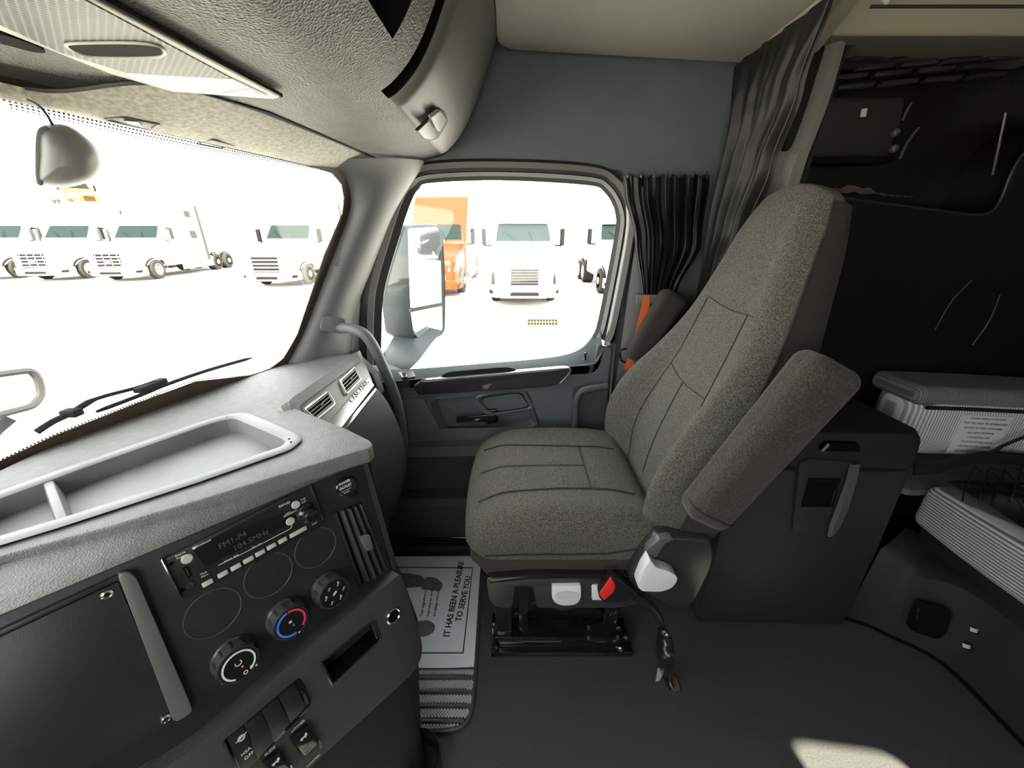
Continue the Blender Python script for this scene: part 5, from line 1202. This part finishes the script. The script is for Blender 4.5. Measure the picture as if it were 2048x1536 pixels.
obj('arm', loft([[onY(u, v, Y) for u, v, Y in q] for q in (((790, 690, 1.62), (850, 684, 1.66), (886, 660, 1.70), (800, 640, 1.75)), ((782, 712, 1.55), (836, 710, 1.55), (862, 690, 1.60), (788, 670, 1.68)), ((762, 738, 1.44), (815, 742, 1.44), (838, 722, 1.47), (770, 700, 1.55)), ((740, 775, 1.43), (790, 775, 1.43), (812, 745, 1.43), (742, 728, 1.5)))], cu=True, caps=True), M_mhouse, dm, bevel=.01)
# ---- parked trucks
def truck(name, label, x, y, paint, roof=3.9, end=5.3, kind=0, group=None, rear=True, yaw=0):
    t = thing(name, label, 'truck', V((x, y, GZ)), group)
    T = V((x, y, GZ))
    def Q(a, b, c): return T+V((a, b*1.3 if b <= 1.75 else b+.525, c))
    hs = []
    for yy, hw, z0, z1 in ((0, .86, .62, 1.30), (.05, .93, .55, 1.42), (.35, 1.0, .5, 1.58), (1.0, 1.08, .95, 1.76), (1.75, 1.14, .95, 1.95)):
        hs.append([Q(-hw, yy, z0), Q(-hw, yy, z1-.25), Q(-hw*.86, yy, z1-.05), Q(-hw*.5, yy, z1), Q(hw*.5, yy, z1), Q(hw*.86, yy, z1-.05), Q(hw, yy, z1-.25), Q(hw, yy, z0)])
    obj('hood', loft(hs, cu=True, caps=True), paint, t, sharp=40)
    obj('bumper', prism(rpoly([Q(-1.18, .55, .32), Q(-1.1, .05, .32), Q(-.6, -.12, .32), Q(.6, -.12, .32), Q(1.1, .05, .32), Q(1.18, .55, .32)], .1, 3), (0, 0, .36)), M_bumper if kind == 1 else paint, t, bevel=.04)
    pf_ = [(1.6, .62), (1.6, 1.95), (2.2, 2.72), (2.5, 2.9)]+([(3.3, roof-.1), (3.6, roof)] if roof > 3.2 else [(2.8, roof)])+[(end, roof), (end, .62)]
    obj('cab', prism([Q(-1.19, a, b) for a, b in pf_], (2.38, 0, 0)), paint, t, bevel=.07, seg=3)
    d_ = V((0, -.77, .6)).normalized()*.02
    obj('windshield', prism(rpoly([Q(-1.03, 1.68, 2.03)+d_, Q(1.03, 1.68, 2.03)+d_, Q(.95, 2.16, 2.66)+d_, Q(-.95, 2.16, 2.66)+d_], .08, 3), d_*.4), M_tglass, t)
    for s in (-1, 1):
        obj('wiper', tube([Q(.1+s*.3, 1.62, 2.03)+d_*2, Q(-.25+s*.45, 1.9, 2.38)+d_*2], .012, 5), M_tdark, t)
        obj('side_window', prism(rpoly([Q(s*1.195, 2.0, 2.0), Q(s*1.195, 2.75, 1.95), Q(s*1.195, 2.75, 2.55), Q(s*1.195, 2.3, 2.6)], .06, 3), (s*.015, 0, 0)), M_tglass, t)
        hl = obj('headlight', prism(rpoly([Q(s*.72, -.0, .98), Q(s*.98, .12, .98), Q(s*1.02, .42, 1.2), Q(s*.8, .06, 1.22)], .03, 2), (0, -.05, 0)), M_lens, t)
        obj('fog_lamp', prism([Q(s*1.06, -.02, .45), Q(s*1.17, .2, .45), Q(s*1.17, .2, .56), Q(s*1.06, -.02, .56)], (s*.02, -.02, 0)), M_tdark, t)
        m = obj('mirror', rbox((.08, .10, .30), .04, (2, 2, 3), 2, lambda p: Q(s*1.48+p.x, 1.85+p.y, 2.2+p.z)), M_tdark if kind else M_mhouse, t)
        obj('mirror_arm', tube([Q(s*1.2, 2.0, 1.9), Q(s*1.46, 1.87, 1.9), Q(s*1.48, 1.85, 2.0)], .03, 6), M_tdark, m)
        if end > 4:
            obj('sleeper_window', prism(rpoly([Q(s*1.195, 4.25, 2.0), Q(s*1.195, 4.8, 1.95), Q(s*1.195, 4.8, 2.4), Q(s*1.195, 4.2, 2.42)], .06, 3), (s*.012, 0, 0)), M_tglass, t)
            if roof > 3.2: obj('sleeper_window', prism(rpoly([Q(s*1.195, 4.2, 3.15), Q(s*1.195, 4.7, 3.15), Q(s*1.195, 4.7, 3.5), Q(s*1.195, 4.2, 3.5)], .06, 3), (s*.012, 0, 0)), M_tglass, t)
            obj('roof_marker', prism([Q(s*.8, 2.95, 3.3), Q(s*1.1, 3.0, 3.3), Q(s*1.0, 3.2, 3.5)], (0, -.05, .03)), M_tdark, t)
            obj('side_skirt', prism([Q(s*1.1, 2.9, .32), Q(s*1.1, end+1.2, .32), Q(s*1.1, end+1.2, .6), Q(s*1.1, end, 1.1), Q(s*1.1, 2.9, .66)], (s*.08, 0, 0)), mat('skirt_tan', (.2, .185, .15), .6), t)
            obj('side_extender', prism([Q(s*1.2, end+.02, .7), Q(s*1.2, end+.30, .7), Q(s*1.2, end+.22, roof-.1), Q(s*1.2, end+.02, roof-.05)], (s*-.03, 0, 0)), mat('extender_grey', (.05, .047, .04), .7, spec=.1), t)
    # grille
    gz0, gz1, gw = ((.72, 1.28, .5) if kind == 1 else (.62, 1.36, .62))
    gr = obj('grille', prism(rpoly([Q(-gw, -.0, gz0), Q(gw, -.0, gz0), Q(gw*.92, .02, gz1), Q(-gw*.92, .02, gz1)], .05, 2), (0, -.03, 0)), paint if kind != 2 else M_wpaint, t)
    ns = 6 if kind == 1 else 5; hh_ = .034 if kind == 1 else .05
    for i in range(ns):
        z = lerp(gz0+.05, gz1-.06, i/(ns-1)); w = gw*.93
        obj('grille_slot', prism([Q(-w, -.034, z-hh_), Q(w, -.034, z-hh_), Q(w, -.034, z+hh_), Q(-w, -.034, z+hh_)], (0, -.012, 0)), M_tdark, gr)
    if kind == 0:
        for i in (-.45, -.15, .15, .45): obj('grille_bar', prism([Q(i*gw*2-.012, -.045, gz0), Q(i*gw*2+.012, -.045, gz0), Q(i*gw*1.7+.012, -.045, gz1), Q(i*gw*1.7-.012, -.045, gz1)], (0, -.01, 0)), paint, gr)
        obj('badge', lathe(Q(0, -.05, (gz0+gz1)/2), (0, -1, 0), [(.1, 0), (.1, .02), (.06, .03)], 12), paint, gr)
    obj('bumper_intake', prism(rpoly([Q(-.5, -.115, .40), Q(.5, -.115, .40), Q(.46, -.115, .52), Q(-.46, -.115, .52)], .04, 2), (0, -.015, 0)), M_tdark, t)
    def wheel(wx, wy, w=.3, r=.5):
        s = 1 if wx > 0 else -1
        wh = obj('wheel', lathe(Q(wx-s*w/2, wy, r), (s, 0, 0), [(r*.55, 0), (r*.92, 0), (r, .05), (r, w-.05), (r*.92, w), (r*.62, w)], 28), M_tyre, t)
        obj('rim', lathe(Q(wx+s*(w/2-.03), wy, r), (s, 0, 0), [(r*.62, .03), (r*.58, .0), (r*.3, -.04), (r*.28, .05), (r*.12, .08)], 20), mat('rim_alloy', (.7, .7, .68), .35, metal=.3), wh)
        obj('wheel_arch', tube([Q(wx+s*.04, wy+math.cos(a)*(r+.07), r+math.sin(a)*(r+.07)) for a in [math.pi*i/10 for i in range(11)]], .04, 6), M_tdark, t)
    for s in (-1, 1):
        wheel(s*1.02, 1.1)
        if rear:
            for wy in (end+1.0, end+2.3): wheel(s*.95, wy, .5)
    obj('chassis', cat(bb(x-.5, x+.5, y+.6, y+end+3, GZ+.55, GZ+.85)), M_tdark, t)
    if kind == 1:
        obj('sun_visor', prism([Q(-.9, 2.1, 2.76), Q(.9, 2.1, 2.76), Q(.8, 2.15, 2.86), Q(-.8, 2.15, 2.86)], (0, -.15, -.02)), M_bumper, t)
        for s in (-1, 1): obj('mirror_glass', prism([Q(s*1.42, 1.74, 1.95), Q(s*1.54, 1.74, 1.95), Q(s*1.54, 1.74, 2.45), Q(s*1.42, 1.74, 2.45)], (0, -.01, 0)), M_tdark, t)
    return t
gL = 'white trucks parked beyond the windshield'
b0 = truck('parked_truck', 'white sleeper truck third from left beyond the windshield, seen whole with its rear wheel', -19.9, 19.9, M_wpaint, group=gL); b0.rotation_euler = (0, 0, math.radians(7))
for dx, dy, lb in ((-3.95, .2, 'white sleeper truck second from left beyond the windshield, half hidden by its neighbour'), (-7.9, .4, 'leftmost white truck beyond the windshield, cut by the picture edge')):
    o = dup(b0, None, b0.location+V((dx, dy, 0))); o['label'] = lb
truck('parked_truck', 'white truck with horizontal grille slats next to the A-pillar beyond the windshield', -10.9, 17.8, M_wpaint, kind=2, group=gL)
truck('parked_truck', 'orange sleeper truck partly behind the door mirror', -3.15, 15.2, M_opaint, kind=2)
truck('parked_truck', 'white day cab truck facing the passenger window', .42, 13.2, M_wpaint, roof=2.95, end=3.6, kind=1)
truck('parked_truck', 'white truck at the right edge of the passenger window showing only a tyre', 4.75, 15.0, M_wpaint, roof=2.95, end=3.6, kind=1)
# raised yard with an amber truck far behind the white ones
obj('raised_platform', bb(-75, -38, 42, 60, GZ, 3.35), M_build, label='white raised platform behind the parked trucks', cat='platform')
yt = truck('parked_truck', 'amber truck on the raised platform behind the camera housing', 0, 0, M_ypaint, roof=2.95, end=3.6, kind=1)
yt.location = V((-45.6, 46, 3.35)); yt.rotation_euler = (0, 0, math.radians(62))
wb = thing('warehouse', 'long white warehouse far behind the trucks in the side window', 'building', V((10, 48, GZ)))
obj('wall', bb(-30, 45, 46, 60, GZ, 5.2), M_build, wb)
for x0_, x1_ in ((-6, -1.5), (7, 12)): obj('roof_edge', bb(x0_, x1_, 45.9, 46, 3.7, 4.15), mat('edge_grey', (.12, .12, .11), .7), wb)
dgr = thing('drain_grate', 'slotted drain grate in the concrete below the white day cab truck', 'grate', onZ(1085, 645, GZ))
obj('frame', prism([onZ(u, v, GZ+.001) for u, v in ((1051, 638), (1117, 638), (1122, 652), (1054, 652))], (0, 0, .006)), mat('grate_iron', (.07, .062, .045), .8, spec=.1), dgr)
for r in range(2):
    for k in range(10):
        c = onZ(1058+k*6, 641.5+r*6.5, GZ)
        obj('slot', box(c+V((0, 0, .006)), (.05, .24, .01)), mat('slot_brown', (.008, .007, .004), .8, spec=.05), dgr)
ctr = truck('parked_truck', 'dark truck seen only reflected in the door mirror', 24, 3.2, M_tdark, roof=2.95, end=3.6, kind=2)
